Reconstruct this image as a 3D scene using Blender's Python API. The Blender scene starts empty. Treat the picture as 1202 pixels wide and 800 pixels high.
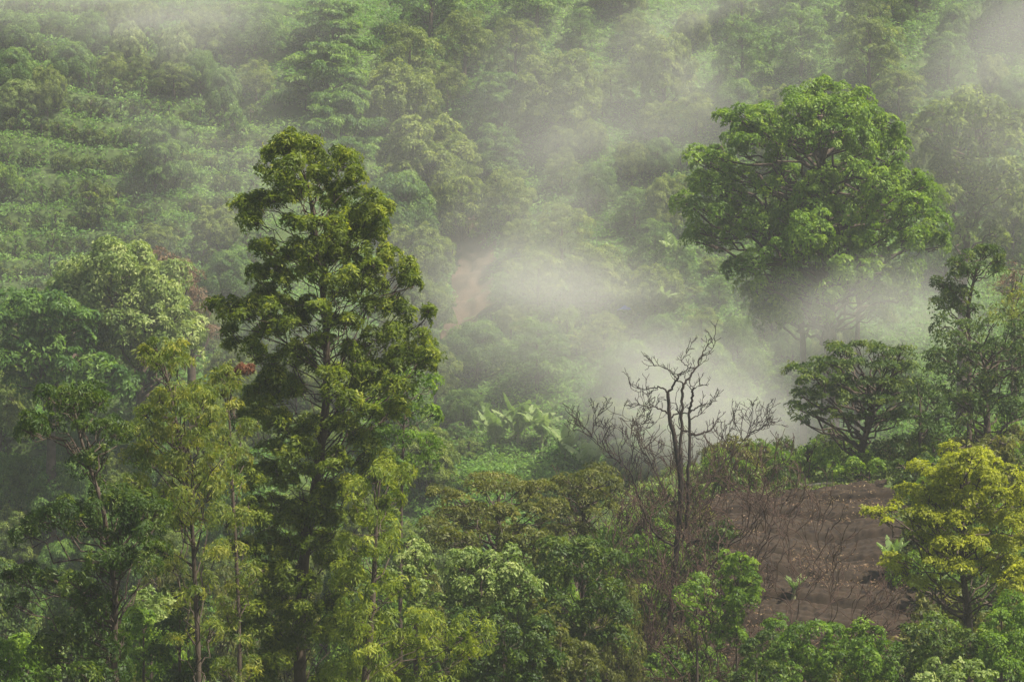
import bpy, math
import numpy as np
from mathutils import Vector, noise as mn

rng = np.random.default_rng(11)
C = bpy.context.scene.collection
S = bpy.context.scene
D2R = math.radians

# ------------------------------------------------------------------ camera
LENS = 100.0
TU = 18.0 / LENS                      # half width tangent
TV = TU * 800.0 / 1202.0
cam_d = bpy.data.cameras.new('camera')
cam = bpy.data.objects.new('camera', cam_d)
C.objects.link(cam)
cam_d.lens = LENS
cam_d.sensor_width = 36
cam_d.clip_end = 5000
cam_d.clip_start = 0.5
cam.location = (0, 0, 0)
cam.rotation_euler = (D2R(90), 0, 0)
S.camera = cam

# ------------------------------------------------------------------ light
SUN = Vector((0.44, -0.20, 0.84)).normalized()      # towards the sun
elev = math.asin(SUN.z)
azim = math.atan2(SUN.x, SUN.y)
w = bpy.data.worlds.new('World')
S.world = w
w.use_nodes = True
wn = w.node_tree.nodes
sky = wn.new('ShaderNodeTexSky')
sky.sky_type = 'NISHITA'
sky.sun_disc = False
sky.sun_elevation = elev
sky.sun_rotation = azim
sky.air_density = 1.0
sky.dust_density = 3.0
w.node_tree.links.new(sky.outputs[0], wn['Background'].inputs[0])
wn['Background'].inputs[1].default_value = 0.07
sd = bpy.data.lights.new('sun', 'SUN')
sd.energy = 4.8
sd.angle = D2R(0.6)
sd.color = (1.0, 0.93, 0.79)
so = bpy.data.objects.new('sun', sd)
C.objects.link(so)
so.rotation_euler = SUN.to_track_quat('Z', 'Y').to_euler()

S.view_settings.view_transform = 'Standard'
S.view_settings.look = 'None'
S.view_settings.gamma = 1
S.view_settings.use_curve_mapping = False
S.view_settings.exposure = 1.22
cy = S.cycles
cy.max_bounces = 5
cy.diffuse_bounces = 2
cy.glossy_bounces = 1
cy.transmission_bounces = 3
cy.volume_bounces = 1
cy.transparent_max_bounces = 8
cy.volume_max_steps = 128
cy.use_denoising = True
cy.use_adaptive_sampling = True
cy.adaptive_threshold = 0.02


HAZE = 0.00030
# px, py, distance, half width px, half height px, half depth m, density, tilt, label
MISTS = [
 (750, 420, 172, 280, 140, 11, 0.115, 25, 'bright white mist bank drifting behind the dead tree'),
 (860, 505, 168, 230, 85, 9, 0.085, 5, 'thick low mist lying behind the top of the ploughed field'),
 (590, 330, 185, 160, 150, 12, 0.040, -15, 'thin mist veil over the bare red earth'),
 (640, 160, 215, 130, 230, 12, 0.022, -12, 'thin mist veil rising up the wooded gully'),
 (60, -30, 240, 420, 120, 16, 0.09, 8, 'pale mist hanging over the top left of the hillside'),
 (270, 90, 235, 190, 90, 10, 0.04, 40, 'faint mist streak trailing across the coffee terraces'),
 (850, 60, 240, 240, 170, 18, 0.030, -35, 'pale mist drifting over the steep upper slope'),
 (1200, 100, 198, 190, 270, 9, 0.075, 15, 'pale mist column at the upper right edge'),
 (1000, 370, 180, 230, 95, 7, 0.085, -8, 'mist swirling round the trunks below the giant tree'),
 (620, 280, 210, 950, 520, 26, 0.0135, 0, 'even pale mist veiling the whole far hillside'),
]

# ------------------------------------------------------------------ terrain
def sstep(a, b, x):
    t = np.clip((x - a) / (b - a), 0, 1)
    return t * t * (3 - 2 * t)

def vnoise(x, y, seed=0):
    """smooth value noise on arrays, -1..1"""
    x = np.asarray(x, float); y = np.asarray(y, float)
    xi = np.floor(x).astype(np.int64); yi = np.floor(y).astype(np.int64)
    fx = x - xi; fy = y - yi
    fx = fx * fx * (3 - 2 * fx); fy = fy * fy * (3 - 2 * fy)
    def h(a, b):
        n = (a * 374761393 + b * 668265263 + seed * 974711) & 0x7fffffff
        n = ((n ^ (n >> 13)) * 1274126177) & 0x7fffffff
        n = (n ^ (n >> 16)) & 0xffff
        return n / 32767.5 - 1.0
    return ((h(xi, yi) * (1 - fx) + h(xi + 1, yi) * fx) * (1 - fy)
            + (h(xi, yi + 1) * (1 - fx) + h(xi + 1, yi + 1) * fx) * fy)

def smax(a, b, k=2.0):
    return np.maximum(a, b) + k * np.exp(-np.abs(a - b) / k) * 0.35

def ground(x, y, terr=True):
    x = np.asarray(x, float); y = np.asarray(y, float)
    yy = np.minimum(y, 330.0) + 0.05 * np.maximum(y - 330.0, 0) * (y < 900)
    far = -26 + 0.62 * (yy - 180)
    far = far + 3.0 * vnoise(x / 26 + 3.1, yy / 34, 1) + 1.3 * vnoise(x / 9, yy / 11, 2)
    # the wooded gully running up the hill
    xg = -1.0 - 0.16 * (yy - 210) + 2.0 * vnoise(yy / 18, 0.5 + 0 * yy, 3)
    far = far - 5.0 * np.exp(-((x - xg) / 6.5) ** 2) * sstep(196, 225, yy)
    # steep shoulder upper right
    far = far + 5 * sstep(10, 34, x) * sstep(232, 262, yy)
    if terr:
        # planted terraces on the left shoulder
        m = sstep(-14, -20, x) * sstep(196, 206, yy) * (1 - sstep(288, 300, yy))
        ph = (yy + 0.05 * x + 1.1 * vnoise(x / 14, yy / 30, 7)) / 3.5
        fr = ph - np.floor(ph)
        far = far + m * 0.62 * 3.5 * 0.7 * (sstep(0.62, 0.98, fr) - fr)
    base = -22 + 11.6 * sstep(-12, 13, x) + 0.12 * np.maximum(x - 16, 0) * (x < 80)
    spur = base + 0.33 * (np.minimum(y, 147) - 140) + 0.06 * np.clip(y - 147, 0, 15) - 0.6 * np.maximum(y - 162, 0)
    spur = spur + 0.35 * vnoise(x / 5, y / 5, 4)
    near = -1.9 - 0.25 * y
    z = smax(smax(far, spur), near)
    return np.maximum(z, -29.0)

def gz(x, y):
    return float(ground(np.array([x]), np.array([y]))[0])

def U(px): return (px / 1202.0 - 0.5) * 2 * TU
def Wt(py): return -(py / 800.0 - 0.5) * 2 * TV
def P(px, py, d): return np.array([U(px) * d, d, Wt(py) * d])
def M(npx, d): return npx / 1202.0 * 2 * TU * d       # pixels -> metres

# ------------------------------------------------------------------ materials
def newmat(name):
    m = bpy.data.materials.new(name); m.use_nodes = True
    nt = m.node_tree
    for n in list(nt.nodes): nt.nodes.remove(n)
    return m, nt, nt.nodes, nt.links

def leafmat(name, dark, mid, light, transl=0.35, rough=0.55, spec=0.22, tcol=None):
    m, nt, N, L = newmat(name)
    out = N.new('ShaderNodeOutputMaterial')
    at = N.new('ShaderNodeAttribute'); at.attribute_name = 'tint'
    oi = N.new('ShaderNodeObjectInfo')
    ma = N.new('ShaderNodeMath'); ma.operation = 'MULTIPLY_ADD'
    ma.inputs[1].default_value = 0.22; 
    L.new(oi.outputs['Random'], ma.inputs[0]); L.new(at.outputs['Fac'], ma.inputs[2])
    sb = N.new('ShaderNodeMath'); sb.operation = 'SUBTRACT'; sb.inputs[1].default_value = 0.11
    L.new(ma.outputs[0], sb.inputs[0])
    cr = N.new('ShaderNodeValToRGB')
    e = cr.color_ramp.elements
    e[0].position = 0.05; e[0].color = (*dark, 1)
    e[1].position = 0.95; e[1].color = (*light, 1)
    k = e.new(0.5); k.color = (*mid, 1)
    L.new(sb.outputs[0], cr.inputs[0])
    p = N.new('ShaderNodeBsdfPrincipled')
    p.inputs['Roughness'].default_value = rough
    p.inputs['Specular IOR Level'].default_value = spec
    L.new(cr.outputs[0], p.inputs['Base Color'])
    t = N.new('ShaderNodeBsdfTranslucent')
    mx = N.new('ShaderNodeMix'); mx.data_type = 'RGBA'; mx.blend_type = 'MULTIPLY'
    mx.inputs[0].default_value = 1.0
    mx.inputs[7].default_value = (*(tcol or (1.9, 1.9, 0.7)), 1)
    L.new(cr.outputs[0], mx.inputs[6]); L.new(mx.outputs[2], t.inputs['Color'])
    ms = N.new('ShaderNodeMixShader'); ms.inputs[0].default_value = transl
    L.new(p.outputs[0], ms.inputs[1]); L.new(t.outputs[0], ms.inputs[2])
    L.new(ms.outputs[0], out.inputs[0])
    return m

def noisemat(name, c1, c2, scale=1.5, rough=0.95, bump=0.0, c3=None):
    m, nt, N, L = newmat(name)
    out = N.new('ShaderNodeOutputMaterial')
    tc = N.new('ShaderNodeTexCoord')
    nz = N.new('ShaderNodeTexNoise'); nz.inputs['Scale'].default_value = scale
    nz.inputs['Detail'].default_value = 6; nz.inputs['Roughness'].default_value = 0.65
    L.new(tc.outputs['Object'], nz.inputs['Vector'])
    cr = N.new('ShaderNodeValToRGB'); e = cr.color_ramp.elements
    e[0].position = 0.35; e[0].color = (*c1, 1); e[1].position = 0.68; e[1].color = (*c2, 1)
    if c3:
        k = e.new(0.5); k.color = (*c3, 1)
    L.new(nz.outputs['Fac'], cr.inputs[0])
    p = N.new('ShaderNodeBsdfPrincipled'); p.inputs['Roughness'].default_value = rough
    p.inputs['Specular IOR Level'].default_value = 0.2
    L.new(cr.outputs[0], p.inputs['Base Color'])
    if bump:
        b = N.new('ShaderNodeBump'); b.inputs['Strength'].default_value = bump
        L.new(nz.outputs['Fac'], b.inputs['Height']); L.new(b.outputs[0], p.inputs['Normal'])
    L.new(p.outputs[0], out.inputs[0])
    return m

MT = {}
MT['tall']   = leafmat('leaf_tall', (0.0502, 0.0795, 0.0109), (0.1228, 0.1656, 0.0197), (0.2623, 0.2870, 0.0393), 0.42)
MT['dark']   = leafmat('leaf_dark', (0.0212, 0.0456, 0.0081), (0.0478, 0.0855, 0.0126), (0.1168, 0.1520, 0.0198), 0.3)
MT['yellow'] = leafmat('leaf_yellowgreen', (0.055, 0.090, 0.016), (0.115, 0.150, 0.022), (0.24, 0.24, 0.040), 0.4)
MT['gold']   = leafmat('leaf_gold', (0.1032, 0.1283, 0.0130), (0.2150, 0.2375, 0.0182), (0.3440, 0.3610, 0.0364), 0.42)
MT['pale']   = leafmat('leaf_pale', (0.0642, 0.1062, 0.0211), (0.1459, 0.2024, 0.0478), (0.2917, 0.3340, 0.1148), 0.3, rough=0.6, spec=0.25, tcol=(1.7, 1.8, 0.8))
MT['fresh']  = leafmat('leaf_fresh', (0.0457, 0.0931, 0.0119), (0.0964, 0.1715, 0.0178), (0.2030, 0.2842, 0.0396), 0.38)
MT['olive']  = leafmat('leaf_olive', (0.0489, 0.0620, 0.0144), (0.0923, 0.1050, 0.0198), (0.1628, 0.1600, 0.0324), 0.32)
MT['hill']   = leafmat('leaf_hill', (0.0355, 0.0833, 0.0158), (0.0761, 0.1470, 0.0238), (0.1624, 0.2450, 0.0545), 0.35)
MT['hill2']  = leafmat('leaf_hill_olive', (0.0507, 0.0862, 0.0178), (0.1066, 0.1519, 0.0257), (0.2030, 0.2450, 0.0545), 0.35)
MT['grass']  = leafmat('leaf_groundcover', (0.0365, 0.0931, 0.0158), (0.0777, 0.1676, 0.0218), (0.1552, 0.2514, 0.0446), 0.35)
MT['dryg']   = leafmat('leaf_dry', (0.10, 0.055, 0.03), (0.17, 0.11, 0.06), (0.26, 0.20, 0.10), 0.2, tcol=(1.2, 1.1, 0.9))
MT['rust']   = leafmat('leaf_rust', (0.09, 0.032, 0.015), (0.13, 0.05, 0.022), (0.18, 0.08, 0.04), 0.2, tcol=(1.2, 1.0, 0.9))
MT['banana'] = leafmat('leaf_banana', (0.1000, 0.1562, 0.0455), (0.1562, 0.2188, 0.0715), (0.2375, 0.2937, 0.1170), 0.35, rough=0.65, spec=0.15, tcol=(1.4, 1.6, 0.8))
MT['bark']   = noisemat('bark', (0.035, 0.025, 0.018), (0.095, 0.072, 0.055), 3.0)
MT['barkp']  = noisemat('bark_pale', (0.10, 0.075, 0.06), (0.26, 0.21, 0.17), 3.0)
MT['barkd']  = noisemat('bark_dead', (0.016, 0.012, 0.010), (0.045, 0.034, 0.028), 4.0)
MT['barkr']  = noisemat('bark_twig', (0.032, 0.018, 0.013), (0.085, 0.052, 0.038), 2.0)
MT['soil']   = noisemat('hill_grass', (0.028, 0.042, 0.014), (0.070, 0.105, 0.026), 1.8, bump=1.0, c3=(0.045, 0.070, 0.018))
MT['plough'] = noisemat('ploughed_soil', (0.011, 0.007, 0.005), (0.036, 0.023, 0.014), 2.4, bump=1.0, c3=(0.026, 0.018, 0.011))
MT['earth']  = noisemat('red_earth', (0.042, 0.029, 0.018), (0.085, 0.052, 0.035), 1.0, bump=0.5)
MT['wood']   = noisemat('cut_wood', (0.30, 0.24, 0.17), (0.45, 0.38, 0.28), 2.0)
MT['tarp']   = noisemat('tarp_blue', (0.02, 0.06, 0.25), (0.04, 0.10, 0.36), 2.0, rough=0.5)

# ------------------------------------------------------------------ mesh helpers
def quads_obj(name, V, mat, tint=None, parent=None):
    n = len(V) // 4
    me = bpy.data.meshes.new(name)
    me.vertices.add(4 * n)
    me.vertices.foreach_set('co', V.astype(np.float32).ravel())
    me.loops.add(4 * n)
    me.loops.foreach_set('vertex_index', np.arange(4 * n, dtype=np.int32))
    me.polygons.add(n)
    me.polygons.foreach_set('loop_start', np.arange(0, 4 * n, 4, dtype=np.int32))
    me.update(calc_edges=True)
    if tint is not None:
        a = me.attributes.new('tint', 'FLOAT', 'FACE')
        a.data.foreach_set('value', tint.astype(np.float32))
    me.materials.append(mat)
    o = bpy.data.objects.new(name, me)
    C.objects.link(o)
    if parent: o.parent = parent
    return o

def norm(a):
    return a / (np.linalg.norm(a, axis=-1, keepdims=True) + 1e-9)

def leaf_quads(Cn, N, Dr, Ln, Wd):
    N = norm(N)
    Dr = norm(Dr - N * np.sum(Dr * N, axis=1, keepdims=True))
    Sd = np.cross(N, Dr)
    Ln = Ln[:, None]; Wd = Wd[:, None]
    v0 = Cn - Dr * Ln * 0.5
    v1 = Cn + Sd * Wd * 0.5 + N * Ln * 0.06
    v2 = Cn + Dr * Ln * 0.5 - N * Ln * 0.12
    v3 = Cn - Sd * Wd * 0.5 + N * Ln * 0.06
    return np.stack([v0, v1, v2, v3], 1).reshape(-1, 3)

def rdir(n):
    return norm(rng.normal(size=(n, 3)))

def tufts_from_clumps(clumps, tuft_r, dens, low=-0.45, shell=0.4):
    """clumps (n,6): centre + radii. Returns tuft centres and their outward normals"""
    TC, TN, TI = [], [], []
    for i, c in enumerate(clumps):
        r = c[3:6]
        area = 4 * math.pi * ((r[0] * r[1] + r[0] * r[2] + r[1] * r[2]) / 3)
        n = max(3, int(dens * area / (math.pi * tuft_r ** 2)))
        d = rdir(int(n * 1.6) + 4)
        d = d[d[:, 2] > low + 0.35 * rng.random(len(d)) - 0.15][:n]
        rad = 1 - shell * rng.random((len(d), 1)) ** 1.6
        TC.append(c[:3] + d * rad * r)
        TN.append(norm(d / r * r.mean()))
        TI.append(np.full(len(d), i))
    return np.concatenate(TC), np.concatenate(TN), np.concatenate(TI)

def crown_mesh(name, clumps, mat, parent, tuft_r=0.6, dens=1.0, lpt=60, leaf=0.3, asp=0.45,
               flat=0.5, up=0.5, droop=0.4, low=-0.45, shell=0.4, rnd=0.55, ball=False, tvar=0.22):
    TC, TN, TI = tufts_from_clumps(clumps, tuft_r, dens, low, shell)
    n = len(TC)
    TN = norm(TN + np.array([0, 0, up]) + rng.normal(size=(n, 3)) * 0.25)
    tr = tuft_r * (0.6 + 0.8 * rng.random(n))
    tt = 0.45 + tvar * rng.normal(size=n)
    idx = np.repeat(np.arange(n), lpt)
    k = len(idx)
    t1 = norm(np.cross(TN, rdir(n)))
    t2 = np.cross(TN, t1)
    ang = rng.random(k) * 2 * math.pi
    ro = np.sqrt(rng.random(k))
    if ball:
        q = rdir(k) * (0.35 + 0.65 * rng.random((k, 1)) ** 0.5)
        off = q.copy(); off[:, 2] *= flat * 1.5
        pos = TC[idx] + off * tr[idx][:, None]
        N = TN[idx] * 0.5 + q * 0.7 + rng.normal(size=(k, 3)) * rnd
        Dr = q + np.array([0, 0, -droop]) + rng.normal(size=(k, 3)) * 0.5
    else:
        rad = (t1[idx] * np.cos(ang)[:, None] + t2[idx] * np.sin(ang)[:, None]) * ro[:, None]
        hh = ((1 - ro ** 2) * flat + rng.normal(size=k) * 0.12)
        pos = TC[idx] + (rad + TN[idx] * hh[:, None]) * tr[idx][:, None]
        N = TN[idx] + rad * 0.7 + rng.normal(size=(k, 3)) * rnd
        Dr = rad * 1.2 + np.array([0, 0, -droop]) + rng.normal(size=(k, 3)) * 0.45
    Ln = leaf * (0.6 + 0.8 * rng.random(k))
    V = leaf_quads(pos, N, Dr, Ln, Ln * asp)
    tint = np.clip(tt[idx] + rng.normal(size=k) * 0.13, 0, 1)
    o = quads_obj(name, V, mat, tint, parent)
    return o, TC, TI

class Tubes:
    def __init__(s): s.V = []; s.F = []; s.n = 0
    def add(s, pts, rad, sides=6):
        pts = np.asarray(pts, float); rad = np.asarray(rad, float)
        m = len(pts)
        T = norm(np.gradient(pts, axis=0))
        ref = np.array([0.31, 0.9, 0.1]) if abs(T[0, 1]) < 0.8 else np.array([1.0, 0, 0])
        A = norm(np.cross(T, ref)); B = np.cross(T, A)
        an = np.arange(sides) * 2 * math.pi / sides
        ring = pts[:, None, :] + rad[:, None, None] * (A[:, None, :] * np.cos(an)[None, :, None] + B[:, None, :] * np.sin(an)[None, :, None])
        s.V.append(ring.reshape(-1, 3))
        i = np.arange(m - 1)[:, None] * sides; j = np.arange(sides)[None, :]; j2 = (j + 1) % sides
        f = np.stack([i + j, i + j2, i + sides + j2, i + sides + j], -1).reshape(-1, 4) + s.n
        s.F.append(f)
        s.n += m * sides
    def build(s, name, mat, parent=None):
        V = np.concatenate(s.V); F = np.concatenate(s.F)
        me = bpy.data.meshes.new(name)
        me.vertices.add(len(V)); me.vertices.foreach_set('co', V.astype(np.float32).ravel())
        me.loops.add(F.size); me.loops.foreach_set('vertex_index', F.astype(np.int32).ravel())
        me.polygons.add(len(F)); me.polygons.foreach_set('loop_start', np.arange(0, F.size, 4, dtype=np.int32))
        me.update(calc_edges=True)
        me.polygons.foreach_set('use_smooth', np.ones(len(F), bool))
        me.materials.append(mat)
        o = bpy.data.objects.new(name, me); C.objects.link(o)
        if parent: o.parent = parent
        return o

def curve(a, b, n=6, sag=0.0, wig=0.05, up0=None):
    """bent path from a to b leaving a in direction up0"""
    a = np.asarray(a, float); b = np.asarray(b, float)
    L = np.linalg.norm(b - a)
    mid = (a + b) / 2 + np.array([0, 0, -sag * L])
    if up0 is not None: mid = a + (b - a) * 0.45 + np.asarray(up0) * L * 0.18 + np.array([0, 0, -sag * L])
    t = np.linspace(0, 1, n)[:, None]
    p = (1 - t) ** 2 * a + 2 * t * (1 - t) * mid + t ** 2 * b
    p[1:-1] += rng.normal(size=(n - 2, 3)) * wig * L / n * 1.5
    return p

def interp_path(path, z):
    """point on polyline at height z"""
    path = np.asarray(path)
    zs = path[:, 2]
    return np.array([np.interp(z, zs, path[:, k]) for k in range(3)])

def densify(path, n=4, wig=0.0):
    path = np.asarray(path, float)
    t = np.arange(len(path)); tt = np.linspace(0, len(path) - 1, (len(path) - 1) * n + 1)
    # catmull-rom like smoothing
    out = np.stack([np.interp(tt, t, path[:, k]) for k in range(3)], 1)
    for _ in range(2):
        o2 = out.copy(); o2[1:-1] = (out[:-2] + 2 * out[1:-1] + out[2:]) / 4; out = o2
    if wig: out[1:-1] += rng.normal(size=(len(out) - 2, 3)) * wig
    return out

def trunk_mesh(path, r0, r1, clumps, TC, TI, mat, parent, limb_r=0.07, drop=0.55, twigs=6, twig_r=0.018, name='trunk', sib=0):
    """path: trunk points bottom to top. limbs to clumps, twigs to tufts"""
    tb = Tubes()
    path = densify(path, 4)
    rad = np.linspace(r0, r1, len(path)) ** 1.0
    rad[0] *= 1.35
    tb.add(path, rad, 8)
    zlo, zhi = path[0, 2], path[-1, 2]
    for i, c in enumerate(clumps):
        cc = c[:3]
        hd = np.hypot(cc[0] - path[-1, 0], cc[1] - path[-1, 1])
        za = min(cc[2] - drop * hd - 0.3 * c[5], zhi)
        za = np.clip(za, zlo + 0.18 * (zhi - zlo), zhi)
        a = interp_path(path, za)
        f = (za - zlo) / (zhi - zlo + 1e-6)
        kid = sib and i % sib
        if kid: a = clumps[i - kid][:3]
        L = np.linalg.norm(cc - a)
        if L > 0.3:
            p = curve(a, cc, 7, sag=-0.06, wig=0.25)
            lr = limb_r * (0.5 + 0.12 * L)
            lr = min(lr, (r0 * (1 - f) + r1 * f) * 0.8) * (0.45 if kid else 1)
            tb.add(p, np.linspace(lr, lr * 0.4, 7), 5)
        ids = np.where(TI == i)[0]
        if len(ids):
            for k in rng.choice(ids, min(twigs, len(ids)), replace=False):
                p = curve(cc + (a - cc) * 0.25 * rng.random(), TC[k], 5, sag=-0.03, wig=0.2)
                tb.add(p, np.linspace(twig_r * 1.5, twig_r * 0.5, 5), 4)
    return tb.build(name, mat, parent)

def thing(name, label, cat, loc=(0, 0, 0), group=None):
    o = bpy.data.objects.new(name, None); C.objects.link(o)
    o.location = loc; o['label'] = label; o['category'] = cat
    o.empty_display_size = 0.5
    if group: o['group'] = group
    return o

def tag(o, label, cat, group=None):
    o['label'] = label; o['category'] = cat
    if group: o['group'] = group
    return o

def dup(root, loc, rotz, scale, label, group=None, cat=None):
    r = root.copy(); C.objects.link(r)
    r.location = loc; r.rotation_euler = (0, 0, rotz); r.scale = scale
    r['label'] = label
    if cat: r['category'] = cat
    if group: r['group'] = group
    elif 'group' in r: del r['group']
    for ch in list(root.children):
        c = ch.copy(); C.objects.link(c); c.parent = r
        for g in ch.children:
            d = g.copy(); C.objects.link(d); d.parent = c
    return r

# ------------------------------------------------------------------ ground sheet
def axis(lo, hi, step, far_lo, far_hi):
    a = list(np.arange(lo, hi + 1e-6, step))
    s = step
    while a[-1] < far_hi: s *= 1.35; a.append(a[-1] + s)
    s = step
    while a[0] > far_lo: s *= 1.35; a.insert(0, a[0] - s)
    return np.array(a)

def grid_obj(name, xs, ys, zf, mat, mask=None):
    X, Y = np.meshgrid(xs, ys)
    Z = zf(X, Y)
    V = np.stack([X, Y, Z], -1).reshape(-1, 3)
    nx, ny = len(xs), len(ys)
    i = np.arange(ny - 1)[:, None] * nx; j = np.arange(nx - 1)[None, :]
    F = np.stack([i + j, i + j + 1, i + nx + j + 1, i + nx + j], -1).reshape(-1, 4)
    if mask is not None:
        cxy = V[F].mean(1)
        F = F[mask(cxy[:, 0], cxy[:, 1])]
    me = bpy.data.meshes.new(name)
    me.vertices.add(len(V)); me.vertices.foreach_set('co', V.astype(np.float32).ravel())
    me.loops.add(F.size); me.loops.foreach_set('vertex_index', F.astype(np.int32).ravel())
    me.polygons.add(len(F)); me.polygons.foreach_set('loop_start', np.arange(0, F.size, 4, dtype=np.int32))
    me.update(calc_edges=True)
    me.polygons.foreach_set('use_smooth', np.ones(len(F), bool))
    me.materials.append(mat)
    o = bpy.data.objects.new(name, me); C.objects.link(o)
    o['kind'] = 'structure'
    return o

grid_obj('ground', axis(-75, 75, 0.5, -600, 600), axis(60, 300, 0.5, -120, 700), ground, MT['soil'])

def field_mask(x, y):
    e = 0.9 * vnoise(x / 1.7, y / 1.7, 21) + 0.5 * vnoise(x / .6, y / .6, 22)
    return (x > 8.4 + 1.8 * e + 0.08 * (y - 126)) & (x < 19.3 + e) & (y > 126.5 + e) & (y < 147.0 + e * 0.8)
def field_z(x, y):
    ph = (y + 0.30 * x + 0.25 * vnoise(x / 7, y / 7, 23)) / 2.6
    fr = ph - np.floor(ph)
    z = ground(x, y) + 0.10 + 0.22 * (sstep(0.90, 0.99, fr) - fr) - 0.20 * np.exp(-((fr - 0.86) / 0.05) ** 2)
    z = z + 0.05 * np.sin((y + 0.30 * x) * 2 * math.pi / 0.6) + 0.05 * vnoise(x / .33, y / .33, 24) + 0.04 * vnoise(x / .8, y / .8, 25)
    return z + 0.50 + 0.07 * vnoise(x / .15, y / .15, 26)
grid_obj('field', np.arange(6, 30, 0.09), np.arange(119, 150, 0.09), field_z, MT['plough'], field_mask)

EY = np.arange(185, 280, 0.25); EXX = U(551) * EY
EYC = float(EY[np.argmin(np.abs(ground(EXX, EY) / EY - Wt(338)))]); EXC = U(551) * EYC
def earth_mask(x, y):
    e = 1.2 * vnoise(x / 2.0, y / 2.5, 31) + 0.5 * vnoise(x / .7, y / .7, 32)
    return (((x - EXC) / 1.9) ** 2 + ((y - EYC) / 7.0) ** 2) < (1 + 0.45 * e) ** 2
grid_obj('bare_earth', np.arange(EXC - 6, EXC + 6, 0.25), np.arange(EYC - 15, EYC + 15, 0.25),
         lambda x, y: ground(x, y) + 0.35 + 0.5 * vnoise(x / 1.3, y / 1.3, 33) + 0.3 * vnoise(x / .5, y / .5, 34), MT['earth'], earth_mask)

# ------------------------------------------------------------------ ground cover (uncountable)
def scatter_xy(n, y0, y1, margin=1.3):
    y = y0 + (y1 - y0) * rng.random(n)
    x = (rng.random(n) * 2 - 1) * TU * margin * y
    return x, y

def ground_cover(name, mat, n, y0, y1, tuft_r, lpt, leaf, asp, height, keep, label, uplean=0.8):
    x, y = scatter_xy(n, y0, y1)
    k = keep(x, y); x = x[k]; y = y[k]
    z = np.where(field_mask(x, y), field_z(x, y), ground(x, y))
    hb = np.maximum(0, height * (0.5 + 0.6 * vnoise(x / 2.3, y / 2.3, 41) + 0.5 * vnoise(x / .9, y / .9, 42)))
    n = len(x)
    TN = norm(np.array([0, -0.45, 1.0]) + rng.normal(size=(n, 3)) * 0.35)
    TC = np.stack([x, y, z + hb], 1)
    idx = np.repeat(np.arange(n), lpt); m = len(idx)
    off = rng.normal(size=(m, 3)) * np.array([1, 1, 0.55]) * tuft_r * 0.6
    pos = TC[idx] + off
    N = TN[idx] + norm(off) * 0.5 + rng.normal(size=(m, 3)) * 0.5
    Dr = off / tuft_r + np.array([0, 0, uplean]) + rng.normal(size=(m, 3)) * 0.5
    Ln = leaf * (0.5 + rng.random(m))
    tt = 0.5 + 0.25 * vnoise(x / 6, y / 6, 43) + 0.15 * rng.normal(size=n)
    o = quads_obj(name, leaf_quads(pos, N, Dr, Ln, Ln * asp), mat, np.clip(tt[idx] + 0.12 * rng.normal(size=m), 0, 1))
    o['kind'] = 'stuff'; tag(o, label, 'ground cover')
    return o

def on_row(x, y):
    ph = (y + 0.05 * x + 1.1 * vnoise(x / 14, y / 30, 7)) / 3.5
    fr = ph - np.floor(ph)
    return (np.abs(fr - 0.35) < 0.15) & (y > 208) & (y < 275) & (x < -17.0 - 0.12 * (y - 214))
ground_cover('undergrowth', MT['grass'], 62000, 165, 292, 0.55, 17, 0.30, 0.35, 0.42,
             lambda x, y: ~earth_mask(x, y) & ~on_row(x, y), 'bright green creepers and grass covering the misty hillside')
ground_cover('weeds', MT['hill2'], 14000, 104, 165, 0.4, 16, 0.20, 0.35, 0.5,
             lambda x, y: ~field_mask(x, y) & (x > -6), 'low green weeds around the brown ploughed field')
ground_cover('dry_litter', MT['dryg'], 9000, 118, 152, 0.35, 8, 0.16, 0.25, 0.1,
             lambda x, y: (x > 0) & ((vnoise(x / 3, y / 3, 51) > 0.0) | (x < 12)), 'dry brown leaves and stalks lying along the field edge', 0.4)

# ------------------------------------------------------------------ tree kinds for the hillside (unit: height 1 x width 1, real size ~10 m)
def random_clumps(n, R, H, z0, rr=(0.28, 0.42), dome=0.0, flat=0.75, layered=False):
    out = []
    for i in range(n):
        if layered:
            f = (i + 0.5) / n
            lev = int(f * 3)
            a = rng.random() * 6.283; q = R * math.sqrt(rng.random()) * (1.0 - 0.18 * lev)
            z = z0 + H * (0.12 + 0.36 * lev) + rng.normal() * 0.075 * H
            r = R * rng.uniform(*rr)
            out.append([q * math.cos(a), q * math.sin(a), z, r, r, r * 0.42])
        else:
            a = i * 2.39996 + rng.random() * 0.5
            f = (i + 0.5) / n
            zz = f
            prof = math.sqrt(max(0.02, 1 - (abs(zz - 0.35) / 0.72) ** 2))
            q = R * 0.72 * prof * math.sqrt(rng.uniform(0.35, 1))
            r = R * rng.uniform(*rr) * (0.75 + 0.4 * prof)
            out.append([q * math.cos(a), q * math.sin(a), z0 + r * 0.6 + (H - r * 1.2) * zz, r, r, r * flat])
    return np.array(out)

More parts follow.
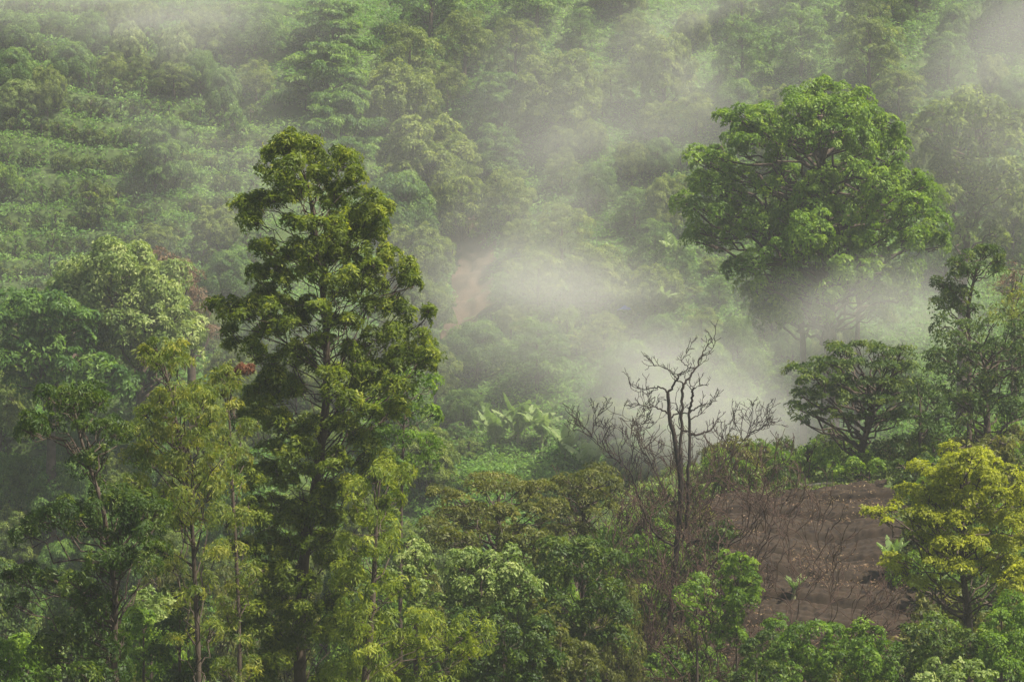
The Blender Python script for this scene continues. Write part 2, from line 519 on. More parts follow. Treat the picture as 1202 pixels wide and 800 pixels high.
def make_proto(name, mat, R=4.5, H=8.0, z0=1.6, n=16, tuft_r=0.75, dens=0.9, lpt=80, leaf=0.31, asp=0.42,
               layered=False, flat=0.75, bark='bark', cflat=0.5, up=0.6, droop=0.5, r0=0.28, rr=(0.28, 0.42), rnd=0.55):
    root = bpy.data.objects.new(name, None); C.objects.link(root)
    cl = random_clumps(n, R, H - z0 * 0.3, z0, rr=rr, layered=layered, flat=flat)
    zt = (cl[:, 2] + cl[:, 5]).max()
    o, TC, TI = crown_mesh('crown', cl, MT[mat], root, tuft_r, dens, lpt, leaf, asp, cflat, up, droop, rnd=rnd)
    path = [[0, 0, -1.5], [0.1, 0, z0 * 0.5], [0.05, 0.15, z0 + H * 0.3], [0.2, 0, z0 + H * 0.6], [0.1, 0.1, zt * 0.88]]
    trunk_mesh(path, r0, 0.07, cl, TC, TI, MT[bark], root, limb_r=0.07, twigs=3, twig_r=0.03)
    root['W'] = float(2 * (np.abs(cl[:, 0]) + cl[:, 3]).max()); root['H'] = float(zt)
    return root

PROTO = {
 'dome':   [make_proto('broadleaf_tree', 'hill', n=20), make_proto('broadleaf_tree', 'hill2', n=18, tuft_r=0.55, lpt=60)],
 'airy':   [make_proto('feathery_tree', 'hill2', R=3.6, H=8.5, n=15, tuft_r=0.55, dens=0.75, leaf=0.3, asp=0.3, lpt=55, droop=0.9),
            make_proto('feathery_tree', 'hill', R=3.8, H=9.5, n=16, tuft_r=0.6, dens=0.7, leaf=0.32, asp=0.35, lpt=50)],
 'layer':  [make_proto('spreading_tree', 'hill', R=5.0, H=8.0, n=34, z0=2.2, layered=True, rr=(0.26, 0.4), tuft_r=0.7, cflat=0.3, up=1.3, droop=1.2, leaf=0.34),
            make_proto('spreading_tree', 'hill2', R=5.0, H=7.0, n=30, z0=1.8, layered=True, rr=(0.26, 0.4), tuft_r=0.7, cflat=0.3, up=1.3, droop=0.8)],
 'bush':   [make_proto('leafy_bush', 'hill', R=1.6, H=2.6, z0=0.1, n=9, tuft_r=0.45, dens=0.9, lpt=34, leaf=0.3, r0=0.08),
            make_proto('leafy_bush', 'fresh', R=1.8, H=2.4, z0=0.1, n=10, tuft_r=0.4, dens=0.9, lpt=36, leaf=0.26, r0=0.08),
            make_proto('leafy_bush', 'hill2', R=1.4, H=3.0, z0=0.1, n=9, tuft_r=0.4, dens=0.9, lpt=34, leaf=0.26, r0=0.08)],
 'coffee': [make_proto('coffee_bush', 'dark', R=0.95, H=1.75, z0=0.1, n=7, tuft_r=0.3, dens=0.9, lpt=26, leaf=0.24, asp=0.4, r0=0.05, up=0.3),
            make_proto('coffee_bush', 'dark', R=1.05, H=1.6, z0=0.1, n=7, tuft_r=0.32, dens=0.9, lpt=24, leaf=0.24, asp=0.4, r0=0.05, up=0.3),
            make_proto('coffee_bush', 'hill', R=0.85, H=2.0, z0=0.1, n=8, tuft_r=0.28, dens=0.8, lpt=24, leaf=0.22, asp=0.4, r0=0.05, up=0.2)],
 'pale':   [make_proto('pale_leaved_tree', 'pale', n=20, R=4.2, H=7.5, tuft_r=0.55, leaf=0.3, lpt=70)],
}
USED = set()

def solve_depth(px, py, ratio, wpx, d0=166, d1=300):
    ys = np.arange(d0, d1, 0.5)
    xs = U(px) * ys
    g = ground(xs, ys)
    h = ratio * wpx / 1202.0 * 2 * TU * ys
    t = Wt(py) * ys
    f = t - g - h           # tree top minus needed height
    s = np.where(np.sign(f[:-1]) != np.sign(f[1:]))[0]
    if len(s): return float(ys[s[0]])
    return float(ys[np.argmin(np.abs(f))])

def put(kind, px, py, wpx, label, cat='tree', group=None, ratio=1.0, v=None, d=None):
    """tree of crown width wpx whose top shows at px,py; it stands where ground and height agree"""
    ps = PROTO[kind]
    i = rng.integers(len(ps)) if v is None else v
    p = ps[i]
    if d is None: d = solve_depth(px, py, ratio, wpx)
    x = U(px) * d; wm = M(wpx, d)
    g = gz(x, d)
    h = max(wm * ratio * 0.7, Wt(py) * d - g)
    s = wm / p['W']; sz = h / p['H']
    sz = min(max(sz, 0.55 * s), 2.2 * s)
    loc = (x, d, g - 0.1)
    rz = rng.random() * 6.283
    if (kind, i) not in USED:
        USED.add((kind, i))
        p.location = loc; p.rotation_euler = (0, 0, rz); p.scale = (s, s, sz)
        p['label'] = label; p['category'] = cat
        if group: p['group'] = group
        return p
    return dup(p, loc, rz, (s, s, sz), label, group, cat)

# hill trees picked out one by one: kind, px, top py, width px, label, height/width
HT = [
 ('layer', 392, 2, 135, 'wide tiered tree with drooping fringes at the top of the gully, upper left of centre', 0.55),
 ('layer', 385, 52, 140, 'tiered tree with drooping fringed boughs directly below the topmost tiered tree', 0.6),
 ('layer', 402, 108, 128, 'broad flat-crowned tree just above the tip of the tall foreground tree', 0.75),
 ('layer', 195, 138, 92, 'dark spreading tree with a pale layered top standing among the coffee terraces', 0.95),
 ('pale', 150, 25, 44, 'pale rounded tree near the top left, left one of two pale trees side by side', 1.3),
 ('pale', 207, 30, 46, 'pale pointed tree near the top left, right one of two pale trees side by side', 1.3),
 ('dome', 18, 12, 66, 'bright round tree in the top left corner of the hillside', 0.9),
 ('dome', 16, 55, 60, 'round bright green tree just below the top left corner tree', 0.9),
 ('pale', 22, 92, 56, 'pale leafy tree at the left edge above the coffee terraces', 1.0),
 ('dome', 85, 48, 60, 'low grey-green tree between the left corner trees and the two pale trees', 0.8),
 ('dome', 240, 8, 70, 'hazy tree at the top edge to the right of the two pale trees', 0.8),
 ('dome', 300, 5, 80, 'dim hazy tree at the top edge left of the tiered tree', 0.9),
 ('airy', 480, 25, 85, 'vine-hung tree at the top beside the tiered tree', 1.3),
 ('dome', 470, 72, 110, 'large vine-draped tree leaning over the left bank of the gully', 1.0),
 ('airy', 545, 8, 70, 'slender light tree at the top edge in the middle of the gully', 1.2),
 ('airy', 605, 18, 75, 'light green tree at the top edge above the dark hollow', 1.2),
 ('dome', 655, 58, 115, 'big hanging tree above the dark hollow in the middle of the hill', 0.95),
 ('layer', 590, 85, 90, 'shaded spreading tree on the left lip of the dark hollow', 0.8),
 ('dome', 500, 135, 130, 'large round grey-green tree on the left bank below the draped tree', 0.9),
 ('airy', 540, 190, 90, 'light feathery tree on the bank right of the tall foreground tree', 1.2),
 ('dome', 470, 200, 100, 'round tree close behind the right shoulder of the tall foreground tree', 1.0),
 ('dome', 490, 262, 95, 'hazy round tree halfway down behind the tall foreground tree', 1.0),
 ('airy', 595, 195, 72, 'pale green tree at the foot of the gully, left one of a trio', 1.1),
 ('airy', 660, 235, 84, 'light green tree at the foot of the gully, middle one of a trio', 1.0),
 ('dome', 700, 190, 56, 'small yellow-green tree on the right bank of the gully', 1.0),
 ('dome', 742, 165, 50, 'small tree on the creeper-covered slope left of the giant tree', 1.0),
 ('dome', 775, 160, 46, 'small rounded tree on the slope next to the giant tree outermost bough', 1.0),
 ('dome', 700, 285, 90, 'wide hazy tree above the brightest mist', 0.9),
 ('dome', 770, 310, 80, 'hazy tree between the brightest mist and the giant tree', 0.9),
 ('airy', 632, 290, 70, 'feathery hazy tree right of the bare red earth', 1.1),
 ('dome', 500, 325, 76, 'hazy tree on the left edge of the bare red earth', 1.0),
 ('dome', 560, 375, 90, 'hazy tree just below the bare red earth', 0.8),
 ('airy', 630, 375, 90, 'feathery tree inside the mist right of and below the red earth', 0.9),
 ('dome', 740, 398, 80, 'round tree half lost in the brightest mist', 0.9),
 ('dome', 715, 465, 64, 'pale yellow-green round bush left of the dead tree in the mist', 0.9),
 ('dome', 830, 400, 80, 'misty round tree behind the top of the dead tree', 0.9),
 ('layer', 925, 425, 70, 'faint yellow-green tree in the mist left of the flat-topped tree', 0.8),
 ('dome', 880, 470, 80, 'very faint tree in the thickest mist right of the dead tree', 0.8),
 ('airy', 510, 400, 70, 'hazy tree against the lower right flank of the tall foreground tree', 1.1),
 ('dome', 470, 440, 90, 'misty light green tree behind the lower right of the tall foreground tree', 1.0),
 ('dome', 545, 455, 60, 'misty bush left of the banana clump', 0.8),
 ('dome', 270, 292, 70, 'hazy tree immediately left of the tall foreground tree', 1.0),
 ('airy', 245, 345, 60, 'shaded tree right of the big pale dome tree', 1.2),
 ('dome', 255, 240, 66, 'round tree on the terraces left of the tall foreground tree tip', 0.9),
 ('dome', 185, 262, 60, 'round tree rising behind the big pale dome tree', 0.8),
 ('dome', 0, 425, 90, 'round green tree cut by the left edge at mid height', 1.1),
 ('dome', 22, 592, 80, 'light green tree low on the left edge behind the dark foreground tree', 1.0),
 ('dome', 75, 540, 100, 'dark hazy tree behind the leftmost foreground tree', 1.2),
 ('dome', 10, 530, 80, 'shaded hazy tree on the left edge below mid height', 1.1),
 ('dome', 250, 500, 90, 'pale hazy tree glimpsed between the yellow-green and the tall foreground trees', 1.0),
 ('dome', 170, 480, 90, 'dim tree in the valley behind the yellow-green foreground tree', 1.2),
 ('dome', 130, 600, 90, 'dim valley tree behind the crown of the dark foreground tree', 1.2),
 ('airy', 20, 660, 90, 'dim valley tree with visible trunk at the lower left edge', 1.3),
 ('dome', 1190, 210, 90, 'hazy tree at the right edge below the pale giant tree', 1.0),
 ('dome', 1110, 250, 90, 'grey-green tree at the foot of the pale giant tree', 1.0),
 ('airy', 870, 20, 80, 'creeper-wrapped tree on the steep slope above the giant tree', 1.1),
 ('airy', 940, 5, 80, 'creeper-wrapped tree at the top edge above the giant tree summit', 1.1),
 ('airy', 1020, 15, 90, 'creeper-wrapped tree at the top edge right of the giant tree summit', 1.1),
 ('dome', 500, 500, 90, 'misty tree below the hazy trees right of the tall foreground tree', 0.9),
]
for kind, px, py, wpx, lab, ratio in HT:
    put(kind, px, py, wpx, lab, 'tree', None, ratio)

# fillers: what the photo shows as one continuous hazy wood of look-alike trees
taken = [(h[1], h[2] + h[3] * h[5] * 0.4, h[3]) for h in HT]
def free(px, py, w):
    return all((px - a) ** 2 + (py - b) ** 2 > (0.36 * (w + c)) ** 2 for a, b, c in taken)
def fill(n, x0, x1, y0, y1, wr, kinds, label, group, cat='tree', ratio=1.0, tries=40, ok=None):
    k = 0
    for _ in range(n * tries):
        px = rng.uniform(x0, x1); py = rng.uniform(y0, y1); wv = rng.uniform(*wr)
        if ok and not ok(px, py): continue
        if not free(px, py + wv * 0.4, wv): continue
        taken.append((px, py + wv * 0.4, wv))
        put(kinds[rng.integers(len(kinds))], px, py, wv, label, cat, group, ratio * rng.uniform(0.85, 1.25))
        k += 1
        if k >= n: break
noearth = lambda px, py: not (515 < px < 590 and 250 < py < 390) and not (550 < px < 725 and 425 < py < 575)
left_terr = lambda px, py: px < 345 and 85 < py < 330
fill(18, 440, 800, 0, 300, (44, 96), ['dome', 'airy', 'dome'], 'hazy grey-green tree in the wooded gully in the middle of the hill', 'look-alike trees of the wooded gully', ok=noearth)
fill(14, 0, 360, -5, 80, (34, 60), ['dome', 'airy'], 'small hazy tree in the woods above the coffee terraces', 'look-alike trees above the coffee terraces')
fill(30, -10, 520, 340, 640, (50, 90), ['dome', 'dome', 'airy'], 'dim tree in the hazy valley wood behind the foreground trees', 'look-alike trees of the valley wood', ratio=1.2)
fill(26, 560, 980, 290, 545, (36, 66), ['dome', 'airy'], 'small tree veiled by the white mist bank', 'look-alike trees veiled by the mist bank', ok=noearth)
fill(26, 780, 1210, -5, 240, (40, 70), ['airy', 'dome'], 'creeper-wrapped tree on the steep slope around the giant tree', 'look-alike trees of the steep upper slope')
fill(22, 370, 1220, -60, 28, (70, 115), ['dome', 'airy', 'dome'], 'large dim tree in the forest along the top edge of the hillside', 'look-alike large trees along the top edge')
fill(40, 640, 1210, 0, 420, (18, 34), ['bush'], 'small leafy bush on the green slope around the giant tree', 'look-alike bushes of the upper slope', 'bush', 0.8, ok=noearth)
fill(5, 0, 440, 60, 420, (22, 46), ['bush'], 'leafy bush growing wild between the coffee terraces', 'look-alike bushes between the terraces', 'bush', 0.9)
fill(40, 420, 960, 300, 560, (20, 38), ['bush'], 'leafy bush on the misty lower slope', 'look-alike bushes of the misty lower slope', 'bush', 0.8, ok=noearth)

# coffee rows on the terraces
row = 0; cnt = 0
for k in range(60, 110):
    # bench centre where fr ~ 0.45
    y0 = (k + 0.35) * 3.5
    if y0 < 214 or y0 > 272: continue
    xx = -TU * y0 * 1.03 + rng.random()
    while xx < -17.5 - 0.12 * (y0 - 214):
        yy = y0
        for _ in range(3):
            ph = (yy + 0.05 * xx + 1.1 * float(vnoise(xx / 14, yy / 30, 7))) / 3.5
            yy += (k + 0.35 - ph) * 3.5
        if rng.random() < 0.94 and cnt < 298:
            ps = PROTO['coffee']; i = rng.integers(3); p = ps[i]
            s = rng.uniform(0.85, 1.05); sz = s * rng.uniform(0.85, 1.2)
            loc = (xx + rng.normal() * 0.15, yy + rng.normal() * 0.2, gz(xx, yy) - 0.1)
            lab = 'rounded coffee bush in the terraced rows on the left hillside'; gr = 'coffee bushes in terraced rows'
            if ('coffee', i) not in USED:
                USED.add(('coffee', i)); p.location = loc; p.scale = (s, s, sz); p['label'] = lab; p['category'] = 'bush'; p['group'] = gr
            else:
                dup(p, loc, rng.random() * 6.28, (s, s, sz), lab, gr, 'bush')
            cnt += 1
        xx += rng.uniform(1.15, 1.6)

# undergrowth trees of the valley bottom and the slope between the foreground trees
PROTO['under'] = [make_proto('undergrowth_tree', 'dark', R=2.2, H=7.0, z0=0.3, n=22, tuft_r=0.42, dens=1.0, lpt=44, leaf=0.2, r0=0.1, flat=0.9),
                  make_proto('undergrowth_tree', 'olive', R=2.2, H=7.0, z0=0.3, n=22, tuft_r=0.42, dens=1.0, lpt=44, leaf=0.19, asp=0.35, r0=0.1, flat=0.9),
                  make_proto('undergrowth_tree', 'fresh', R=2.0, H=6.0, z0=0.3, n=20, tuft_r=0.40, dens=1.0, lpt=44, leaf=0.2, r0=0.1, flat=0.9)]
PROTO['scrub'] = [make_proto('scrub_bush', 'olive', R=0.9, H=1.5, z0=0.05, n=8, tuft_r=0.26, dens=1.0, lpt=34, leaf=0.14, r0=0.04),
                  make_proto('scrub_bush', 'fresh', R=0.8, H=1.3, z0=0.05, n=8, tuft_r=0.25, dens=1.0, lpt=34, leaf=0.14, r0=0.04),
                  make_proto('scrub_bush', 'dark', R=1.0, H=1.4, z0=0.05, n=8, tuft_r=0.28, dens=1.0, lpt=34, leaf=0.15, r0=0.04)]
def near_fill(n, x0, x1, y0, y1, d0, d1, wr, label, group, sep=0.3):
    pts = []
    for _ in range(n * 40):
        if len(pts) >= n: break
        px = rng.uniform(x0, x1); py = rng.uniform(y0, y1); wv = rng.uniform(*wr)
        if any((px - a) ** 2 + ((py - b) * 1.4) ** 2 < (sep * (wv + c)) ** 2 for a, b, c in pts): continue
        pts.append((px, py, wv))
        f = (py - y0) / (y1 - y0)
        put('under', px, py, wv, label, 'tree', group, 1.3, d=d1 + (d0 - d1) * f + rng.normal() * 2)
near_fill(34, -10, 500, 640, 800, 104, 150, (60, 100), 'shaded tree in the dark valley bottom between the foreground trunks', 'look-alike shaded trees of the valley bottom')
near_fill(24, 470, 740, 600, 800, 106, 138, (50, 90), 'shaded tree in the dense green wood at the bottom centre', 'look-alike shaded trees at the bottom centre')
def scrub_fill(n, x0, x1, d0, d1, label, group, ok=None, sr=(0.7, 1.3)):
    k = 0
    while k < n:
        px = rng.uniform(x0, x1); d = rng.uniform(d0, d1); x = U(px) * d
        if ok and not ok(x, d): continue
        k += 1
        ps = PROTO['scrub']; i = rng.integers(3); s = rng.uniform(*sr); loc = (x, d, gz(x, d) - 0.05); sc = (s, s, s * rng.uniform(0.8, 1.3))
        if ('scrub', i) not in USED:
            USED.add(('scrub', i)); p = ps[i]; p.location = loc; p.scale = sc; p['label'] = label; p['category'] = 'bush'; p['group'] = group
        else: dup(ps[i], loc, rng.random() * 6.28, sc, label, group, 'bush')
nf = lambda x, y: not bool(field_mask(np.array([x]), np.array([y]))[0])
scrub_fill(140, 640, 900, 112, 150, 'low bush on the scrubby slope round the foot of the dead tree', 'look-alike bushes of the scrubby slope', nf)
scrub_fill(70, 830, 1202, 147.5, 166, 'low bush along the top edge of the ploughed field', 'look-alike bushes at the top edge of the field', nf)
scrub_fill(120, 820, 1210, 112, 129, 'low bush along the bottom edge of the ploughed field', 'look-alike bushes at the bottom edge of the field', nf, (0.9, 1.5))
scrub_fill(60, 1065, 1215, 119, 147, 'low bush on the ground behind the golden tree', 'look-alike bushes behind the golden tree', nf, (0.9, 1.6))

rng = np.random.default_rng(5)
# ------------------------------------------------------------------ trees modelled one by one
def px_clumps(lst, d, depth_r, flat=0.85, twin=True, cx=None, cluster=1.0, vy=1.0):
    """photo clumps (px, py, r px) placed in depth inside a crown of half depth depth_r"""
    a = np.array(lst, float)
    xs = a[:, 0]
    cx = xs.mean() if cx is None else cx
    out = []
    for i, (px, py, r) in enumerate(a):
        same = np.abs(a[:, 1] - py) < 45
        c = xs[same].mean(); hw = max(20, (np.abs(xs[same] - c)).max() + 10)
        dep = depth_r * math.sqrt(max(0.08, 1 - min(1, ((px - c) / hw)) ** 2))
        ks = (-1, 1) if twin else (rng.choice([-1, 1]),)
        for s in ks:
            dy = s * dep * rng.uniform(0.25, 1.0)
            p = P(px, py, d); rm = M(r, d) * cluster * rng.uniform(0.72, 1.12)
            sh = 0 if s < 0 else rng.normal() * rm * 0.6
            out.append([p[0] + sh, d + dy, p[2] + (0 if s < 0 else rng.normal() * rm * 0.5), rm, rm, rm * flat * vy])
    return np.array(out)

def hero(name, label, lst, trunk, d, depth_r, mat, cat='tree', bark='bark', r0=0.3, r1=0.05, flat=0.85, twin=True,
         tuft_r=0.4, dens=1.0, lpt=60, leaf=0.16, asp=0.3, cflat=0.5, up=0.5, droop=0.4, ball=False,
         limb_r=0.06, twigs=5, twig_r=0.015, drop=0.55, low=-0.75, shell=0.45, cluster=0.95, rnd=0.55, split=0, tvar=0.2):
    cl = px_clumps(lst, d, depth_r, flat, twin, cluster=cluster)
    if split:
        cl = np.repeat(cl, split, axis=0)
        cl[:, :3] += rdir(len(cl)) * cl[:, 3:6] * 0.62
        cl[:, 3:6] *= rng.uniform(0.42, 0.72, (len(cl), 1))
    tp = []
    for t in trunk:
        dd = d + (t[2] if len(t) > 2 else 0)
        tp.append(P(t[0], t[1], dd))
    b = tp[0]; g = gz(b[0], b[1]) - 0.6
    if b[2] > g + 0.5: tp.insert(0, np.array([b[0], b[1], g]))
    base = tp[0].copy(); 
    root = thing(name, label, cat, tuple(base))
    cl2 = cl.copy(); cl2[:, :3] -= base
    tp = [t - base for t in tp]
    o, TC, TI = crown_mesh('crown', cl2, MT[mat], root, tuft_r, dens, lpt, leaf, asp, cflat, up, droop, ball=ball, low=low, shell=shell, rnd=rnd, tvar=tvar)
    trunk_mesh(tp, r0, r1, cl2, TC, TI, MT[bark], root, limb_r, drop, twigs, twig_r, sib=split)
    return root, cl2, base

# far heroes (standing on the far hill)
def far_hero(name, label, lst, tx, ty, d, depth_r, mat, **k):
    kw = dict(tuft_r=0.65, dens=1.0, lpt=76, leaf=0.30, asp=0.42, r0=0.45, r1=0.12, limb_r=0.12, twig_r=0.03, twigs=3, up=0.7, cflat=0.55)
    kw.update(k)
    return hero(name, label, lst, [(tx, ty + 60), (tx, ty), ((tx + lst[0][0]) / 2, (ty + lst[0][1]) / 2), (lst[0][0], lst[0][1] + 10)], d, depth_r, mat, **kw)

far_hero('pale_leaved_tree', 'big round dome-shaped tree with silvery pale leaves on the left hillside',
    [(140, 305, 26), (115, 308, 22), (168, 308, 22), (92, 322, 22), (120, 325, 26), (150, 325, 26), (182, 328, 22), (200, 345, 22), (75, 335, 16), (105, 345, 26),
     (135, 348, 28), (165, 350, 28), (195, 365, 24), (215, 372, 18), (222, 392, 14), (180, 380, 28), (150, 378, 28), (128, 372, 20), (205, 400, 22), (175, 410, 26), (150, 405, 22), (215, 415, 14)],
    165, 440, 200, 5.0, 'pale')
far_hero('broadleaf_tree', 'wide mid-green tree overlapping the lower left of the pale dome tree',
    [(75, 360, 24), (45, 352, 24), (20, 358, 22), (100, 372, 20), (60, 378, 26), (30, 385, 26), (5, 380, 22), (90, 395, 24), (60, 408, 26), (115, 420, 22), (85, 425, 24),
     (30, 415, 24), (5, 420, 22), (135, 440, 18), (110, 450, 22), (75, 450, 20), (148, 455, 12), (20, 445, 18)],
    60, 500, 194, 4.5, 'hill', leaf=0.36, tuft_r=0.7, up=1.0, cflat=0.35)
far_hero('feathery_tree', 'brownish bare-looking tree just behind the right side of the pale dome tree',
    [(185, 305, 16), (205, 320, 18), (222, 340, 18), (235, 362, 14), (240, 385, 12)], 225, 410, 206, 2.0, 'dryg', tuft_r=0.5, leaf=0.22, asp=0.25, dens=0.8)
giant = far_hero('giant_broadleaf_tree', 'giant glossy green tree with rosette-like leaf tufts standing on the upper right slope',
    [(962, 112, 18), (935, 118, 20), (985, 116, 20), (1010, 120, 18), (925, 138, 22), (955, 138, 24), (985, 142, 24), (1015, 140, 20), (1038, 150, 16), (885, 140, 16), (865, 148, 18), (850, 140, 10), (875, 165, 20),
     (900, 160, 20), (930, 165, 20), (965, 165, 22), (1000, 170, 22), (1030, 172, 20), (1055, 172, 12), (905, 185, 18), (870, 188, 16), (835, 185, 16), (815, 192, 14), (850, 200, 20), (1045, 195, 18), (1020, 195, 22),
     (815, 215, 14), (838, 222, 20), (865, 215, 20), (895, 225, 16), (925, 208, 14), (960, 215, 22), (990, 205, 18), (1020, 220, 26), (1055, 215, 22), (1078, 222, 16), (945, 240, 26), (985, 245, 28), (1025, 250, 28), (1065, 250, 24), (1090, 265, 20),
     (870, 245, 20), (840, 250, 16), (810, 245, 16), (820, 275, 16), (850, 275, 20), (885, 265, 20), (915, 262, 22), (940, 275, 26), (980, 282, 28), (1020, 288, 28), (1060, 285, 26), (1095, 292, 18), (905, 295, 22), (945, 305, 22),
     (875, 310, 18), (920, 325, 20), (985, 318, 24), (1025, 322, 22), (1060, 318, 18), (900, 345, 16), (940, 345, 18), (1000, 345, 14), (965, 345, 18), (920, 365, 16), (1030, 345, 18), (1060, 345, 16), (885, 335, 14), (960, 368, 14), (1025, 368, 14)],
    975, 400, 196, 6.5, 'fresh', tuft_r=0.55, leaf=0.26, lpt=84, dens=0.85, up=1.0, drop=0.35, shell=0.45, r0=0.75, r1=0.15, limb_r=0.10, tvar=0.16)
far_hero('giant_broadleaf_tree', 'hazy pale giant tree standing behind the right shoulder of the giant glossy tree',
    [(1150, 132, 20), (1120, 132, 20), (1095, 135, 18), (1175, 142, 22), (1080, 150, 16), (1110, 155, 24), (1145, 160, 26), (1180, 170, 24), (1090, 175, 20), (1125, 185, 26), (1160, 195, 26), (1195, 200, 20),
     (1100, 205, 22), (1140, 220, 26), (1175, 228, 22), (1105, 235, 22), (1145, 250, 22), (1125, 270, 20), (1160, 275, 16)],
    1130, 330, 210, 5.0, 'hill2', tuft_r=0.7, leaf=0.38, lpt=50, dens=0.8, r0=0.5)
far_hero('broadleaf_tree', 'dark-trunked tree in mist below the giant glossy tree, left of its trunk',
    [(935, 330, 22), (910, 345, 20), (955, 350, 20), (925, 368, 18), (895, 372, 16), (955, 372, 14)], 943, 400, 203, 2.5, 'hill', r0=0.3)
far_hero('broadleaf_tree', 'tree with leaning trunk in mist below the giant glossy tree, right of its trunk',
    [(1010, 325, 20), (1030, 335, 18), (995, 340, 16), (1055, 345, 18), (1030, 355, 14)], 1006, 400, 203, 2.5, 'hill', r0=0.25)

# foreground left
TALL = [(325,180,20),(350,172,18),(375,178,20),(400,190,20),(412,205,16),(322,205,16),(345,200,18),(375,205,22),(350,228,16),(385,232,20),(405,225,16),
 (285,245,18),(305,240,20),(325,240,14),(300,258,14),(432,235,18),(450,250,18),(440,265,16),(420,250,16),
 (375,262,20),(345,262,12),(400,272,20),(430,285,18),(350,290,16),(375,295,20),(405,300,22),(310,290,16),(325,308,20),(305,325,18),(340,325,16),(370,330,18),
 (455,300,16),(475,315,14),(482,330,9),(440,315,16),(420,330,18),(395,335,18),
 (268,360,16),(285,375,18),(275,390,12),(300,365,18),(325,360,16),(345,375,18),(320,390,20),(375,365,16),(400,380,18),(430,365,18),(455,360,18),(480,370,14),(470,390,18),(495,400,14),(508,420,12),(440,400,18),(415,410,18),
 (345,415,20),(375,400,12),(320,425,18),(300,410,14),(395,435,16),(450,430,18),(480,425,16),(425,440,18),
 (310,450,20),(340,460,20),(405,465,18),(430,460,18),(465,455,14),(300,480,18),(330,495,20),(365,500,16),(405,500,20),(440,490,18),(470,480,12),(355,530,20),(395,540,18),(425,525,18),(455,540,16),
 (320,530,20),(300,560,20),(340,570,20),(385,580,20),(420,570,20),(450,565,14),(310,600,22),(345,615,20),(390,615,22),(430,610,20),(300,640,22),(335,655,22),(385,655,20),(325,690,22),(370,705,20),(300,730,26),(350,745,24),(320,785,28),(380,795,28),
 (362,548,16),(350,592,18),(372,600,16),(356,634,18),(340,672,20),(365,680,18),(348,715,20),(372,738,20),(345,770,22),(410,680,18),(415,735,22),(310,665,18),(305,700,18)]
tall, tcl, tbase = hero('tall_tree', 'tall clumpy green tree rising left of centre, tallest of the foreground trees',
    TALL, [(352, 860), (352, 720), (358, 640), (372, 560), (384, 470), (383, 380), (374, 300), (366, 240), (358, 205)], 100, 2.5, 'tall',
    bark='bark', r0=0.27, r1=0.05, tuft_r=0.25, dens=1.1, lpt=52, leaf=0.17, asp=0.28, cflat=0.6, up=0.6, droop=0.0, drop=0.75, shell=0.6, low=-0.45,
    cluster=1.0, flat=0.8, rnd=0.7, split=3, limb_r=0.028, twigs=3, twig_r=0.011)
# dead reddish cluster in the tall tree
o, _, _ = crown_mesh('dead_leaf_cluster', np.array([[*(P(287, 433, 97.5) - tbase), 0.3, 0.25, 0.16], [*(P(281, 436, 97.5) - tbase), 0.2, 0.2, 0.12]]), MT['rust'], tall, 0.12, 1.6, 50, 0.14, 0.2)

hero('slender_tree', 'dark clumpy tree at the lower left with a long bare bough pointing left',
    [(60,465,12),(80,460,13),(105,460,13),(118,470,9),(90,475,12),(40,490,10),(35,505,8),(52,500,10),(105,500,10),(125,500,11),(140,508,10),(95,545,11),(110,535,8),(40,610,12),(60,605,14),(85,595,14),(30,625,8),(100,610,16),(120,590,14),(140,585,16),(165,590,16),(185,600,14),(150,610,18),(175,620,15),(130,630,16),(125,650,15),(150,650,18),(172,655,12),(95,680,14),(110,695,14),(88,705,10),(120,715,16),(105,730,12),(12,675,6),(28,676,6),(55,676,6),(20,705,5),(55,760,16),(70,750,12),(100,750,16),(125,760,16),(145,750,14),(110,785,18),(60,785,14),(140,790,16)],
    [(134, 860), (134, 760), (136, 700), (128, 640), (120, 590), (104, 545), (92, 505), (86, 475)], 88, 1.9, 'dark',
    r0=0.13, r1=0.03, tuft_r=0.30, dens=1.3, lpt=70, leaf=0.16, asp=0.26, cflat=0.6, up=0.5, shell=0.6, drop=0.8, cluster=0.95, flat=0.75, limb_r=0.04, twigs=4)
hero('slender_tree', 'airy yellow-green tree with thin upright stems left of the tall tree',
    [(175,412,10),(192,408,11),(207,418,9),(185,425,9),(215,432,8),(190,468,13),(210,462,14),(232,460,13),(245,468,10),(175,485,12),(200,485,14),(225,485,15),(250,490,14),(160,505,11),(185,510,15),(212,510,15),(240,512,15),(155,535,13),(180,540,15),(205,540,16),(232,545,16),(258,545,15),(165,565,14),(195,575,14),(222,580,15),(250,575,15),(240,605,14),(215,610,12),(195,645,13),(205,665,12),(255,650,13),(240,690,11),(250,735,11),(210,750,12),(215,700,9),(190,600,10)],
    [(234, 860), (233, 760), (229, 690), (226, 620), (219, 560), (208, 500), (198, 450), (192, 425)], 94, 2.2, 'yellow',
    r0=0.11, r1=0.03, tuft_r=0.30, dens=1.1, lpt=64, leaf=0.19, asp=0.2, cflat=0.6, up=0.3, droop=0.9, shell=0.7, drop=1.0, cluster=0.95, flat=0.8, limb_r=0.035, twigs=4)
